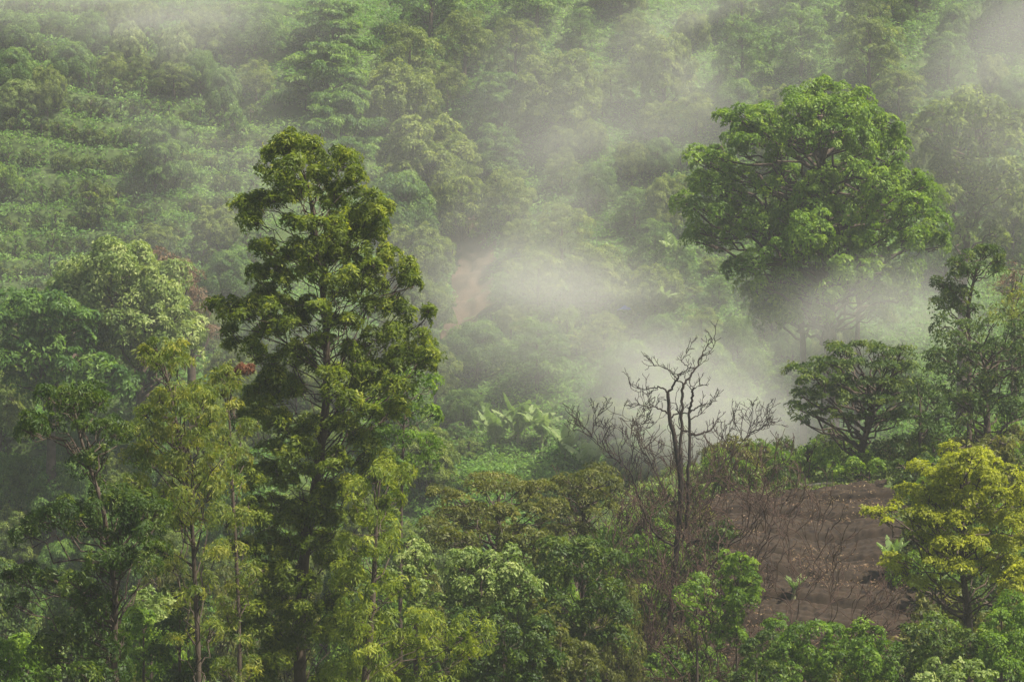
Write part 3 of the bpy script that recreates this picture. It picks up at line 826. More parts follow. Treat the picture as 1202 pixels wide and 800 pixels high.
hero('slender_tree', 'thin yellow-tipped tree squeezed between the yellow-green tree and the tall tree',
    [(250,442,11),(268,438,10),(282,448,9),(262,458,10),(275,480,10),(290,500,12),(265,515,12),(280,535,12),(275,565,13),(265,610,13),(285,600,12),(280,640,14),(280,690,14),(300,670,14),(270,720,14),(285,750,14),(265,780,14),(295,790,14)],
    [(282, 860), (281, 740), (277, 640), (272, 560), (270, 500), (266, 455)], 97, 1.6, 'yellow',
    r0=0.09, r1=0.03, tuft_r=0.30, dens=0.85, lpt=60, leaf=0.18, asp=0.22, up=0.4, droop=0.7, shell=0.7, drop=1.0, flat=0.8, limb_r=0.03, twigs=4)
hero('slender_tree', 'drooping olive tree at the bottom right of the tall tree with dark boughs',
    [(420,570,14),(445,560,14),(470,560,10),(430,600,16),(455,590,12),(440,640,16),(415,640,16),(460,640,12),(410,680,18),(440,690,18),(470,690,14),(430,720,20),(460,725,20),(490,720,16),(515,735,18),(545,742,18),(568,750,12),(480,750,20),(510,765,20),(545,770,16),(440,765,22),(410,740,20),(400,785,24),(450,800,24),(490,795,22),(525,795,18)],
    [(425, 870), (428, 800), (436, 730), (440, 660), (442, 600), (446, 565)], 96, 2.6, 'tall',
    r0=0.2, r1=0.03, tuft_r=0.34, dens=0.9, lpt=72, leaf=0.2, asp=0.22, up=0.35, droop=0.9, drop=0.6, flat=0.75, shell=0.6, limb_r=0.028, twigs=3, twig_r=0.011)
hero('feathery_tree', 'light green loose tree close behind the lower right side of the tall tree',
    [(455,450,12),(480,445,12),(500,455,10),(440,480,14),(465,475,14),(490,480,14),(510,485,10),(450,510,14),(480,512,14),(505,515,10),(465,545,14),(490,545,12),(455,575,14)],
    [(470, 760), (470, 640), (472, 560), (474, 500), (478, 460)], 118, 2.2, 'fresh', r0=0.12, r1=0.03, tuft_r=0.4, dens=0.8, lpt=56, leaf=0.2, asp=0.35, flat=0.8, limb_r=0.03)

# mid ground under the tall tree and to the right
hero('broadleaf_tree', 'rounded tree with bright silvery-green leaves at the bottom centre',
    [(560,655,14),(540,663,15),(580,655,15),(600,665,14),(615,678,13),(625,692,8),(550,683,17),(575,678,17),(597,690,17),(565,705,17),(590,710,15),(607,706,11),(540,702,13),(528,685,11),(600,650,6),(550,650,6)],
    [(562, 840), (562, 740), (564, 700), (566, 670)], 108, 1.8, 'pale', r0=0.16, r1=0.05, tuft_r=0.27, dens=0.95, lpt=46, leaf=0.17, asp=0.5, cflat=0.45, up=0.9, droop=0.5, flat=0.8, limb_r=0.03)
hero('broadleaf_tree', 'smaller silvery-green tree touching the left side of the bright rounded one',
    [(488,645,13),(470,655,12),(505,660,14),(480,672,15),(500,688,15),(475,698,13),(515,702,11),(460,680,10),(500,715,12),(480,715,12)],
    [(488, 840), (488, 730), (488, 690), (488, 660)], 110, 1.5, 'pale', r0=0.13, r1=0.04, tuft_r=0.27, dens=0.95, lpt=44, leaf=0.16, asp=0.5, cflat=0.45, up=0.8, flat=0.8, limb_r=0.03)
ac = dict(tuft_r=0.34, dens=1.4, lpt=54, leaf=0.15, asp=0.35, cflat=0.3, up=1.6, droop=0.3, low=-0.4, shell=0.4, flat=0.5, drop=0.5, limb_r=0.05)
hero('flat_topped_tree', 'olive flat-topped tree spreading wide behind the bright silvery tree',
    [(560,572,20),(540,583,18),(585,568,18),(610,575,18),(635,570,20),(530,600,18),(560,597,20),(592,595,22),(622,595,20),(650,590,16),(515,615,12),(545,618,16),(580,620,18),(610,618,16),(640,612,14)],
    [(590, 800), (590, 690), (586, 640), (584, 600), (586, 582)], 124, 3.5, 'olive', r0=0.2, r1=0.06, **ac)
hero('flat_topped_tree', 'olive flat-topped tree with dark limbs just left of the dead tree',
    [(665,563,18),(690,557,18),(712,562,14),(724,571,9),(650,575,14),(678,580,18),(702,582,16),(660,600,16),(690,600,16),(715,592,9),(650,620,14),(680,620,14)],
    [(672, 800), (674, 690), (682, 640), (686, 600), (690, 575)], 128, 3.0, 'olive', r0=0.18, r1=0.06, **ac)
dk = dict(tuft_r=0.36, dens=1.3, lpt=54, leaf=0.17, asp=0.42, cflat=0.45, up=0.7, droop=0.5, flat=0.75, limb_r=0.035)
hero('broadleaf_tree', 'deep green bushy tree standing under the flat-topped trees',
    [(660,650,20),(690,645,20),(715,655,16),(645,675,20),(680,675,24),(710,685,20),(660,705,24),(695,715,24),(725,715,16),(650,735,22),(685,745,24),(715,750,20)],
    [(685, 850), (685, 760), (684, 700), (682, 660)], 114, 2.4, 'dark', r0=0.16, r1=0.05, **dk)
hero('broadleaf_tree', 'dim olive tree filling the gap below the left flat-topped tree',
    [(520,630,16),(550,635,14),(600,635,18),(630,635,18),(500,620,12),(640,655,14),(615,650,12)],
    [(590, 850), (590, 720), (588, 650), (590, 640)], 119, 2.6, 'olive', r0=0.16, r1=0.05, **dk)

# right side
hero('flat_topped_tree', 'dark flat-topped tree with layered crown and leaning trunk above the ploughed field',
    [(985,412,16),(1005,408,14),(1030,412,18),(1055,415,14),(965,425,16),(1000,428,20),(1030,430,20),(1060,432,16),(950,445,16),(980,447,20),(1012,450,20),(1045,450,20),(938,465,12),(965,467,18),(995,470,20),(1025,470,20),(1055,470,16),(935,480,10),(955,487,14),(985,490,16),(1040,490,16),(1010,488,12),(1060,490,12),(1075,450,10),(945,498,8)],
    [(1008, 560), (1010, 535), (1015, 512), (1024, 492), (1026, 470)], 152, 3.2, 'dark', r0=0.26, r1=0.10, tuft_r=0.40, dens=1.2, lpt=54, leaf=0.19, asp=0.4, cflat=0.35, up=1.5,
    droop=0.4, flat=0.45, low=-0.2, shell=0.5, drop=0.5, limb_r=0.08)
hero('slender_tree', 'small dark tree with forked bare stem standing highest at the right edge',
    [(1135,302,12),(1150,295,12),(1165,295,10),(1172,305,8),(1120,308,8),(1118,325,10),(1130,322,12),(1125,342,12),(1112,352,10),(1135,345,10),(1100,358,8),(1120,362,12),(1140,362,10),(1172,318,5),(1145,312,9),(1110,335,6)],
    [(1138, 420), (1136, 380), (1138, 350), (1143, 330), (1148, 310)], 160, 1.8, 'dark', r0=0.16, r1=0.06, tuft_r=0.4, dens=1.0, lpt=54, leaf=0.19, asp=0.4, cflat=0.4, up=0.9, flat=0.6, limb_r=0.06)
hero('broadleaf_tree', 'large dark green tree massed against the right edge above the yellow tree',
    [(1130,388,18),(1110,400,16),(1155,380,18),(1180,385,18),(1200,390,16),(1100,420,16),(1125,415,22),(1155,410,24),(1185,415,22),(1210,415,20),(1105,440,18),(1135,445,24),(1168,445,24),(1200,450,22),(1095,460,12),(1120,470,20),(1150,475,22),(1185,480,22),(1130,495,14),(1210,480,16)],
    [(1160, 590), (1160, 530), (1158, 480), (1156, 430)], 154, 4.0, 'dark', r0=0.3, r1=0.1, tuft_r=0.5, dens=0.9, lpt=54, leaf=0.2, asp=0.4, cflat=0.4, up=0.9, flat=0.65, limb_r=0.07)
hero('broadleaf_tree', 'dark low tree between the flat-topped tree and the large edge tree',
    [(1075,455,14),(1090,470,14),(1070,485,14),(1100,490,14),(1080,505,14),(1060,515,12),(1045,525,12),(1095,515,12),(1070,535,12)],
    [(1080, 590), (1080, 545), (1080, 500), (1080, 470)], 150, 2.2, 'dark', r0=0.14, r1=0.05, tuft_r=0.4, dens=0.9, lpt=48, leaf=0.18, asp=0.4, flat=0.7, limb_r=0.04)
hero('feathery_tree', 'yellow-tinged feathery tree on the right edge behind the large dark tree',
    [(1190,350,14),(1175,362,12),(1205,362,14),(1190,375,14)], [(1192, 470), (1192, 420), (1190, 370)], 166, 2.0, 'yellow', r0=0.14, tuft_r=0.4, dens=0.8, lpt=44, leaf=0.18)
hero('feathery_tree', 'reddish dry feathery tree on the right edge just below the small forked tree',
    [(1185,325,12),(1200,318,12),(1170,340,10),(1200,340,12)], [(1188, 470), (1188, 400), (1188, 340)], 172, 2.0, 'dryg', r0=0.12, tuft_r=0.4, dens=0.55, lpt=36, leaf=0.16, asp=0.2)
hero('broadleaf_tree', 'golden yellow-green tree with dark short trunk at the lower right',
    [(1110,540,14),(1130,532,16),(1150,535,14),(1090,555,14),(1115,555,18),(1145,555,18),(1175,550,14),(1195,560,14),(1075,575,14),(1100,578,18),(1130,578,20),(1160,578,20),(1190,580,18),(1060,600,10),(1042,598,8),(1035,610,7),(1085,602,18),(1115,605,20),(1148,605,20),(1180,608,18),(1205,605,14),(1075,628,14),(1105,632,20),(1138,635,20),(1170,635,20),(1200,635,16),(1055,655,10),(1085,655,14),(1120,660,18),(1155,662,18),(1190,662,16),(1045,665,8),(1070,680,12),(1105,685,12),(1175,685,14),(1200,685,12),(1020,600,4)],
    [(1137, 760), (1137, 715), (1132, 690), (1128, 650), (1130, 600), (1132, 560)], 114, 2.6, 'gold', bark='bark', r0=0.22, r1=0.05, tuft_r=0.30, dens=1.6, lpt=54, leaf=0.14, asp=0.45,
    cflat=0.35, up=1.2, droop=0.2, flat=0.6, shell=0.55, drop=0.6, limb_r=0.05)
hero('columnar_bush', 'upright dense green bush beside the bare trees at the lower right of centre',
    [(868,655,10),(855,665,10),(880,665,10),(862,680,13),(880,683,12),(850,685,8),(862,700,13),(880,703,11),(848,708,8),(860,722,12),(845,738,10),(862,745,12),(838,750,8)],
    [(865, 800), (865, 740), (866, 690), (867, 665)], 116, 0.9, 'fresh', cat='bush', bark='bark', r0=0.07, r1=0.02, tuft_r=0.22, dens=1.0, lpt=44, leaf=0.14, asp=0.35, flat=0.9, limb_r=0.02)

# bottom bushes
BB = [('leafy bush filling the very bottom left corner', [(10,760,18),(35,765,16),(5,785,18),(30,790,20),(60,795,14)], 92, 'fresh'),
 ('bright broad-leaved bush between the dark tree and the yellow-green tree at the bottom', [(155,725,14),(175,735,14),(150,748,14),(185,755,16),(165,770,16),(200,780,14),(150,790,16)], 106, 'fresh'),
 ('pale bush glimpsed left of the yellow-green trunk near the bottom', [(170,700,14),(195,705,14),(185,722,14),(160,715,10)], 112, 'pale'),
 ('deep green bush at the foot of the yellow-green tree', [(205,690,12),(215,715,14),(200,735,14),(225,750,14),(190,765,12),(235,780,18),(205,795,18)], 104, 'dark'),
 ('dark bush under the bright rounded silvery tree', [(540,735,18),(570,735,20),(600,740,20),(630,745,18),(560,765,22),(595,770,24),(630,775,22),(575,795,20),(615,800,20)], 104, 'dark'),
 ('mid-green bush at the bottom edge left of the brown twiggy scrub', [(660,770,20),(690,780,18),(650,795,18),(640,720,14),(650,745,16)], 108, 'olive'),
 ('bright green bush at the bottom below the ploughed field', [(930,745,16),(955,738,14),(915,760,16),(945,765,18),(975,755,14),(925,785,18),(955,790,18)], 112, 'fresh'),
 ('rounded leafy bush at the bottom right of the bright green bush', [(1000,745,16),(1020,738,12),(985,770,16),(1015,768,18),(1040,760,14),(1000,792,18),(1035,788,18)], 110, 'fresh'),
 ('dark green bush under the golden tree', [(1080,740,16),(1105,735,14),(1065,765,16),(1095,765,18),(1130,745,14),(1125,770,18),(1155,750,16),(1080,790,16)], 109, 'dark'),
 ('green bush in the bottom right corner', [(1170,725,16),(1195,715,16),(1160,755,18),(1190,750,20),(1175,780,20),(1200,785,18),(1140,785,14)], 107, 'fresh'),
 ('pale flowering-looking bush peeking over the bottom edge at the right', [(1085,795,10),(1110,790,11),(1135,788,11),(1155,795,9),(1120,800,12)], 100, 'pale'),
 ('low bush at the bottom edge right of the brown twiggy scrub', [(885,775,14),(905,790,14),(870,795,14),(900,745,10),(880,755,10)], 109, 'dark'),
 ('weedy light green clump left of the columnar bush', [(815,690,12),(830,700,12),(812,710,12),(835,720,12),(818,730,12),(800,700,8)], 122, 'fresh'),
 ('small green bush behind the bare twigs under the dead tree', [(760,650,14),(745,665,14),(770,675,14),(755,690,14),(780,655,10)], 134, 'fresh'),
 ('fresh green shrub right of the flat-topped tree trunk above the field', [(975,540,12),(1000,545,12),(1030,545,14),(1055,548,12),(985,555,10),(1080,555,12)], 150, 'fresh')]
for lab, lst, d, mt in BB:
    cx = sum(a[0] for a in lst) / len(lst); top = min(a[1] for a in lst)
    hero('leafy_bush', lab, lst, [(cx, top + 110), (cx, top + 50), (cx, top + 12)], d, 1.6, mt, cat='bush', r0=0.08, r1=0.03, tuft_r=0.27, dens=1.0, lpt=46,
         leaf=0.15 if mt != 'pale' else 0.17, asp=0.45, cflat=0.45, up=0.7, flat=0.8, limb_r=0.02, twigs=2)

rng = np.random.default_rng(21)
# ------------------------------------------------------------------ bare trees
def branch(tb, p, d, L, r, lev, spread=0.6, upb=0.15, gnarl=0.25, minr=0.006, kids=(2, 3), shrink=0.72):
    n = 5
    pts = [np.array(p, float)]; dd = np.array(d, float)
    for i in range(n):
        dd = dd + rng.normal(size=3) * gnarl * np.array([1, 1, 0.8]) + np.array([0, 0, upb])
        dd /= np.linalg.norm(dd)
        pts.append(pts[-1] + dd * L / n)
    r1 = max(r * 0.62, minr)
    tb.add(pts, np.linspace(r, r1, n + 1), 6 if lev > 3 else 4)
    if lev <= 0: return
    k = rng.integers(kids[0], kids[1] + 1)
    for i in range(k):
        q = pts[-1] if i < 2 else pts[rng.integers(2, n)]
        nd = dd + norm(rng.normal(size=3)) * spread
        nd /= np.linalg.norm(nd)
        branch(tb, q, nd, L * shrink * rng.uniform(0.8, 1.2), max(r1 * (0.85 if i == 0 else 0.68), minr), lev - 1, spread, upb, gnarl, minr, kids, shrink)

def bare_tree(name, label, px, py, d, H, mat, stems=5, lev=5, r=0.05, lean=0.75, cat='tree', spread=0.55, upb=0.12, kids=(2, 3), shrink=0.74, stem_part='stem', gnarl=0.30, minr=0.014, sink=0):
    x = U(px) * d; z = gz(x, d) - 0.1 if py is None else Wt(py) * d
    g = gz(x, d) - 0.2
    root = thing(name, label, cat, (x, d, g))
    z0 = max(0.2, z - g)
    tb = Tubes()
    for i in range(stems):
        a = i * 2.4 + rng.random()
        dirv = np.array([math.cos(a) * lean, math.sin(a) * lean, 1.0]); dirv /= np.linalg.norm(dirv)
        b = np.array([math.cos(a) * 0.12, math.sin(a) * 0.12, 0])
        if z0 > 0.6:
            tb.add([b, b * 1.3 + [0, 0, z0 * 0.5], b * 1.6 + [0, 0, z0]], [r * 1.25, r * 1.1, r], 6)
            st = b * 1.6 + [0, 0, z0]
        else: st = b
        branch(tb, st, dirv, H * 0.3, r * rng.uniform(0.8, 1.1), lev, spread, upb, gnarl, minr, kids, shrink)
    tb.build('branches', MT[mat], root)
    return root

# the dead tree: main limbs follow the photograph, real depth added
DT = 133.0
def dl(pts, r0, r1, wig=0.03):
    q = [P(p[0], p[1], DT + (p[2] if len(p) > 2 else 0)) for p in pts]
    q = densify(q, 4, wig)
    return q, np.linspace(M(r0, DT), M(r1, DT), len(q))
dead_base = None
xb = U(788) * DT; gb = gz(xb, DT) - 0.3
dead = thing('dead_tree', 'dead leafless tree with black twisted forked trunks standing against the mist', 'tree', (xb, DT, gb))
tb = Tubes()
DL = [
 ([(786, 720), (790, 690), (797, 620), (799, 560), (793, 520), (788, 500), (785, 480), (784, 461)], 6.5, 3.2),
 ([(784, 461), (790, 455), (797, 440), (800, 438, -.3), (808, 433, -.5)], 2.8, 0.8),
 ([(784, 461), (776, 454, .3), (765, 455, .6), (752, 457, 1), (741, 451, 1.2)], 2.0, 0.5),
 ([(785, 486), (776, 479, -.4), (763, 477, -.8), (752, 475, -1.2), (736, 479, -1.5)], 2.0, 0.4),
 ([(797, 600), (801, 560, .4), (798, 520, .8), (800, 490, 1.0), (801, 465, 1.0), (802, 451, 1.0)], 3.8, 2.6),
 ([(802, 451, 1), (810, 442, 1.2), (818, 429, 1.4), (825, 414, 1.6), (831, 405, 1.8), (838, 396, 2.0)], 2.6, 0.5),
 ([(825, 417, 1.5), (832, 412, 1.2), (836, 409, 1.0)], 0.9, 0.4),
 ([(815, 433, 1.3), (806, 429, 1.6), (799, 425, 1.8), (803, 417, 2.0), (810, 408, 2.2)], 1.2, 0.4),
 ([(802, 451, 1), (794, 444, .6), (788, 436, .3), (778, 430, 0), (768, 429, -.2), (763, 425, -.4)], 1.5, 0.4),
 ([(806, 620), (808, 560, -.6), (810, 520, -.6), (809, 490, -.6), (811, 475, -.8), (813, 465, -.9), (812, 459, -1), (815, 455, -1.1)], 3.6, 1.8),
 ([(813, 462, -1), (811, 453, -1.2), (810, 451, -1.2)], 1.2, 0.8),
 ([(815, 456, -1), (820, 453, -1.2), (825, 451, -1.3)], 1.0, 0.4),
 ([(810, 484, -.6), (817, 478, -.9), (826, 474, -1.1), (833, 473, -1.3), (842, 470, -1.5)], 1.7, 0.4),
 ([(811, 492, -.6), (820, 487, -.4), (828, 483, 0)], 1.5, 0.4),
 ([(788, 490), (795, 485, .2), (806, 485, -.3)], 1.8, 1.3),
 ([(798, 500, .9), (795, 482, 1.1), (793, 470, 1.2)], 1.2, 0.4),
 ([(812, 510, -.6), (824, 508, -.2), (835, 506, .1), (841, 497, .3), (844, 491, .4)], 2.6, 0.9),
 ([(798, 502, .4), (806, 505, .3), (814, 510, -.4)], 1.6, 1.6),
 ([(790, 640), (770, 630, -.5), (755, 600, -.9), (745, 570, -1.2), (740, 550, -1.5), (725, 540, -2), (705, 525, -2.4), (692, 508, -2.6)], 2.6, 0.4),
 ([(800, 640), (812, 590, .6), (835, 560, 1.0), (852, 540, 1.2), (866, 525, 1.4), (878, 508, 1.6)], 2.4, 0.4),
 ([(795, 600), (775, 565, 1), (762, 540, 1.6), (748, 520, 2), (748, 505, 2.2), (756, 496, 2.3)], 1.8, 0.4),
]
for pts, a, b in DL:
    q, rr = dl(pts, a * 0.58, b * 0.62)
    tb.add(q - np.array([xb, DT, gb]), np.maximum(rr, 0.012), 7)
    # side twigs
    if a < 3:
        for _ in range(int(len(q) * 0.45)):
            i = rng.integers(len(q) // 3, len(q))
            tdir = norm(q[min(i + 1, len(q) - 1)] - q[i - 1]) + norm(rng.normal(size=3)) * 0.9 + [0, 0, 0.3]
            big = pts[0][1] > 590
            branch(tb, q[i] - np.array([xb, DT, gb]), tdir / np.linalg.norm(tdir), rng.uniform(0.25, 0.55) * (2.2 if big else 1), 0.024 if big else 0.016, 3 if big else 1, 0.6, 0.1, 0.3, 0.012)
# root part down to the ground
tb.add([[0, 0, 0], (P(787, 712, DT) - [xb, DT, gb]) * [1, 1, 1]], [M(4.5, DT), M(3.3, DT)], 8)
tb.build('trunk', MT['barkd'], dead)

bare_tree('bare_tree', 'wide leafless thorn tree spreading to the left of the dead tree', 750, None, 130, 11.8, 'barkr', stems=5, lev=5, r=0.085, lean=0.65)
bare_tree('bare_tree', 'wide leafless tree spreading right behind the dead tree', 828, None, 133, 11.4, 'barkr', stems=5, lev=5, r=0.085, lean=0.65)
bare_tree('bare_tree', 'leafless brown tree arching over the left side of the ploughed field', 908, None, 121, 12, 'barkr', stems=4, lev=5, r=0.085, lean=0.6, upb=0.08)
bare_tree('bare_tree', 'short leafless bush-like tree right at the foot of the dead tree', 792, None, 128, 8.5, 'barkr', stems=6, lev=5, r=0.05, lean=0.7)
bare_tree('bare_tree', 'low leafless tree between the dead tree and the field', 872, None, 136, 9.0, 'barkr', stems=6, lev=4, r=0.05, lean=0.9)
sp = [(700, 735, 116, 4.2), (735, 745, 114, 3.6), (770, 745, 112, 3.8), (810, 755, 113, 3.6), (845, 765, 111, 3.4), (760, 790, 106, 3.2), (715, 785, 107, 3.2), (810, 795, 106, 3.2), (860, 800, 107, 3.0), (725, 700, 122, 4.0), (780, 710, 124, 4.0), (690, 600, 128, 4), (790, 700, 130, 4), (745, 700, 136, 4), (820, 700, 119, 4), (770, 700, 118, 4), (700, 700, 112, 4)]
src = None
for i, (px, py, d, H) in enumerate(sp):
    lab = 'brown leafless twiggy shrub in the scrub around the foot of the dead tree'
    if i < 3:
        b = bare_tree('bare_shrub', lab, px, None, d, 3.2, 'barkr', stems=7, lev=4, r=0.028, lean=0.55, cat='shrub', spread=0.5, upb=0.16, kids=(2, 3), minr=0.012)
        b['group'] = 'brown twiggy scrub'
        src = (src or []) + [b]
    else:
        b0 = src[i % 3]; x = U(px) * d
        b = dup(b0, (x, d, gz(x, d) - 0.2), rng.random() * 6.28, (1, 1, rng.uniform(0.9, 1.3)), lab, 'brown twiggy scrub', 'shrub')

# ------------------------------------------------------------------ banana plants
def banana_leaf(L, Wd, arch, a, tilt):
    n = 15; V = []
    t = np.linspace(0, 1, n)
    th = tilt - arch * t ** 1.3                # elevation angle along the leaf
    ds = L / (n - 1)
    r = np.concatenate([[0], np.cumsum(np.cos(th[:-1]) * ds)]); z = np.concatenate([[0], np.cumsum(np.sin(th[:-1]) * ds)])
    wv = 1.25 * Wd * np.clip(np.sin(np.pi * np.clip(t * 0.93 + 0.05, 0, 1)) ** 0.6, 0.08, 1) * np.where(t < 0.12, 0.25, 1)
    ca, sa = math.cos(a), math.sin(a)
    Q = []
    rip = rng.uniform(0.72, 1.08, n); dro = rng.uniform(0.05, 0.5, n)
    for i in range(n - 1):
        for s in (-1, 1):
            def pt(k, e):
                gap = e * wv[k] * 0.5 * rip[i]
                return [r[k] * ca - s * gap * sa, r[k] * sa + s * gap * ca, z[k] - abs(e) * wv[k] * dro[i]]
            sh = 1 if s > 0 else -1
            q = [pt(i, 0), pt(i, 1), pt(i + 1, 1), pt(i + 1, 0)]
            Q += q if s > 0 else q[::-1]
    return np.array(Q)
def banana(label, px, pyb, d, H, n=8, Lf=2.0, mat='banana', group=None):
    lo, hi = (108, 160) if d < 160 else (168, 260)
    ys = np.arange(lo, hi, 0.25); d = float(ys[np.argmin(np.abs((ground(U(px) * ys, ys) + H) / ys - Wt(pyb)))])
    x = U(px) * d; g = gz(x, d)
    root = thing('banana_plant', label, 'banana plant', (x, d, g - 0.1), group)
    top = H
    tb = Tubes(); tb.add([[0, 0, 0], [0.05, 0, top * 0.5], [0.1, 0, top]], [0.16, 0.13, 0.07], 8)
    tb.build('stem', MT['hill2b'], root)
    for i in range(n):
        Q = banana_leaf(Lf * rng.uniform(0.75, 1.15), Lf * 0.26, rng.uniform(0.35, 1.35), i * 2.4 + rng.random() * 0.6, rng.uniform(0.95, 1.45))
        o = quads_obj('leaf', Q, MT[mat], np.full(len(Q) // 4, rng.uniform(0.2, 0.9)), root)
        o.location = (0.1, 0, top - 0.05)
    return root
MT['hill2b'] = noisemat('banana_stem', (0.10, 0.12, 0.05), (0.18, 0.17, 0.08), 2.0)
banana('banana plant with broad upright pale leaves, left one of the clump in the mist', 580, 512, 178, 1.0, Lf=3.0)
banana('banana plant with pale torn leaves, second from the left in the misty clump', 607, 505, 180, 1.2, Lf=3.2)
banana('banana plant in the middle of the misty clump, leaves reaching right', 635, 510, 182, 1.1, Lf=3.0)
banana('low banana plant at the right end of the misty clump', 662, 530, 176, .8, Lf=2.6)
banana('banana plant with drooping whitish leaves nearest the mist left of the dead tree', 690, 545, 174, .8, Lf=3.0)
banana('small banana plant high in the mist left of the giant tree foot', 793, 295, 200, 3.5, Lf=2.4)
banana('half-hidden banana plant below the small high one', 772, 358, 192, 3, Lf=2.0)
banana('faint banana plant with long arched leaves in the mist left of the flat-topped tree', 905, 500, 172, 3, Lf=2.8)
banana('faint banana plant close to the trunk of the flat-topped tree', 935, 505, 170, 3, Lf=2.4)
banana('banana plant at the right edge of the ploughed field beside the golden tree', 1045, 655, 124, 1.4, Lf=1.4)
banana('banana plant with drooping grey-green leaves under the golden tree', 1085, 695, 117, 1.2, Lf=1.4)
banana('banana plant half hidden behind the golden tree at the right edge', 1190, 660, 121, 1.5, Lf=1.3)
banana('young banana plant in the weeds left of the columnar bush', 823, 690, 128, 1.2, Lf=1.1)
banana('stunted banana plant right of the columnar bush at the field corner', 930, 690, 122, 1.0, Lf=0.9)

# ------------------------------------------------------------------ small things
d = 150; x = U(950) * d
g0 = gz(x - 1.3, d); g1 = gz(x + 1.3, d)
tb = Tubes(); tb.add(densify([[-1.3, 0.1, g0 - gz(x, d) + .35], [0, 0, 0.35], [1.3, -0.1, g1 - gz(x, d) + .28]], 3, 0.02), np.linspace(0.13, 0.08, 7), 8)
lg = tb.build('felled_log', MT['wood']); lg.location = (x, d, gz(x, d)); tag(lg, 'pale felled log lying at the top edge of the ploughed field', 'log')

d = 186; x = U(733) * d
me = bpy.data.meshes.new('blue_tarp')
vs = []; fs = []
nx, ny = 9, 5
zt = Wt(386) * d
for j in range(ny):
    for i in range(nx):
        u, v = i / (nx - 1) - .5, j / (ny - 1) - .5
        vs.append((u * 1.1, v * 0.8, 0.18 * math.cos(u * 5) * math.cos(v * 3) - 0.25 * abs(v) + 0.05 * rng.normal()))
for j in range(ny - 1):
    for i in range(nx - 1): a = j * nx + i; fs.append((a, a + 1, a + nx + 1, a + nx))
me.from_pydata(vs, [], fs); me.materials.append(MT['tarp'])
o = bpy.data.objects.new('tarpaulin', me); C.objects.link(o); 
ds = [solve_depth(733, 392, 0.0, 8)]
d = ds[0]; x = U(733) * d; o.location = (x, d, gz(x, d) + 2.2)
sm = o.modifiers.new('thick', 'SOLIDIFY'); sm.thickness = 0.02
tag(o, 'small blue tarpaulin spread on a bush in the misty slope', 'tarpaulin')

# ------------------------------------------------------------------ air: even haze and drifting mist banks
def box_obj(name, lo, hi, mat):
    lo = np.array(lo, float); hi = np.array(hi, float)
    vs = [(x, y, z) for x in (lo[0], hi[0]) for y in (lo[1], hi[1]) for z in (lo[2], hi[2])]
    fs = [(0, 1, 3, 2), (4, 6, 7, 5), (0, 4, 5, 1), (2, 3, 7, 6), (0, 2, 6, 4), (1, 5, 7, 3)]
    me = bpy.data.meshes.new(name); me.from_pydata(vs, [], fs); me.materials.append(mat)
    o = bpy.data.objects.new(name, me); C.objects.link(o); return o
m, nt, N, L = newmat('haze_air')
out = N.new('ShaderNodeOutputMaterial'); pv = N.new('ShaderNodeVolumePrincipled')
pv.inputs['Color'].default_value = (0.92, 0.93, 0.95, 1); pv.inputs['Density'].default_value = HAZE
pv.inputs['Anisotropy'].default_value = 0.2
L.new(pv.outputs[0], out.inputs['Volume'])
hz = box_obj('haze', (-1000, -300, -31), (1000, 1200, 110), m)
hz['kind'] = 'stuff'; tag(hz, 'thin bluish haze filling the whole valley', 'haze')

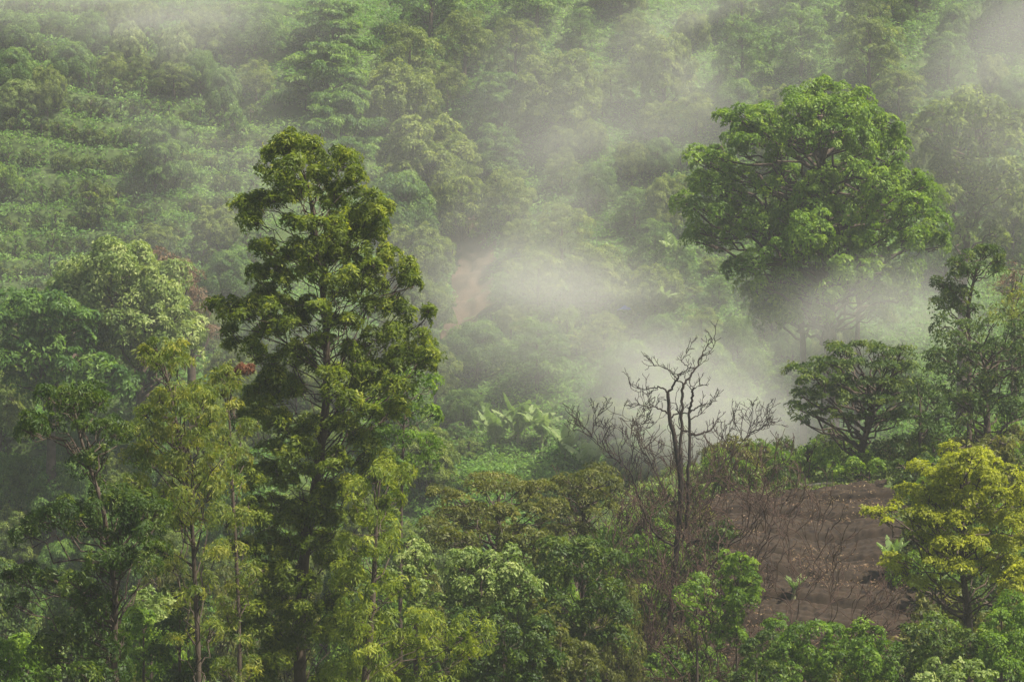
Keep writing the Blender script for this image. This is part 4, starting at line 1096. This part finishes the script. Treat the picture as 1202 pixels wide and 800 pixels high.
mm, nt, N, L = newmat('mist_bank')
out = N.new('ShaderNodeOutputMaterial'); pv = N.new('ShaderNodeVolumePrincipled')
pv.inputs['Color'].default_value = (0.99, 0.975, 0.91, 1); pv.inputs['Anisotropy'].default_value = 0.2
tc = N.new('ShaderNodeTexCoord'); ge = N.new('ShaderNodeNewGeometry')
ln = N.new('ShaderNodeVectorMath'); ln.operation = 'LENGTH'; L.new(tc.outputs['Object'], ln.inputs[0])
fall = N.new('ShaderNodeMapRange'); fall.interpolation_type = 'SMOOTHSTEP'
fall.inputs['From Min'].default_value = 1.0; fall.inputs['From Max'].default_value = 0.0
L.new(ln.outputs['Value'], fall.inputs['Value'])
nz = N.new('ShaderNodeTexNoise'); nz.inputs['Scale'].default_value = 0.07; nz.inputs['Detail'].default_value = 5; nz.inputs['Roughness'].default_value = 0.55
nz.inputs['Distortion'].default_value = 1.0
mp = N.new('ShaderNodeMapping'); mp.inputs['Scale'].default_value = (0.8, 0.5, 1.35); mp.inputs['Location'].default_value = (0.0, 0.0, 0.0); mp.inputs['Rotation'].default_value = (0, 0.6, 0)
L.new(ge.outputs['Position'], mp.inputs['Vector']); L.new(mp.outputs[0], nz.inputs['Vector'])
nr = N.new('ShaderNodeMapRange'); nr.inputs['From Min'].default_value = 0.36; nr.inputs['From Max'].default_value = 0.72
L.new(nz.outputs['Fac'], nr.inputs['Value'])
nr.inputs['To Min'].default_value = 0.06
mu = N.new('ShaderNodeMath'); mu.operation = 'MULTIPLY'; L.new(fall.outputs[0], mu.inputs[0]); L.new(nr.outputs[0], mu.inputs[1])
at = N.new('ShaderNodeAttribute'); at.attribute_type = 'OBJECT'; at.attribute_name = 'thickness'
m2 = N.new('ShaderNodeMath'); m2.operation = 'MULTIPLY'; L.new(mu.outputs[0], m2.inputs[0]); L.new(at.outputs['Fac'], m2.inputs[1])
L.new(m2.outputs[0], pv.inputs['Density']); L.new(pv.outputs[0], out.inputs['Volume'])

import bmesh
bm = bmesh.new(); bmesh.ops.create_icosphere(bm, subdivisions=3, radius=1.0)
msh = bpy.data.meshes.new('mist'); bm.to_mesh(msh); bm.free(); msh.materials.append(mm)
for px, py, d, rx, ry, rd, dens, rot, lab in MISTS:
    o = bpy.data.objects.new('mist', msh); C.objects.link(o)
    o.location = P(px, py, d); o.scale = (M(rx, d), rd, M(ry, d))
    o.rotation_euler = (0, D2R(rot), 0); o['thickness'] = dens; o['kind'] = 'stuff'
    tag(o, lab, 'mist')
for k, ps in PROTO.items():
    for i, p in enumerate(ps):
        if (k, i) not in USED:
            for ch in list(p.children): bpy.data.objects.remove(ch)
            bpy.data.objects.remove(p)
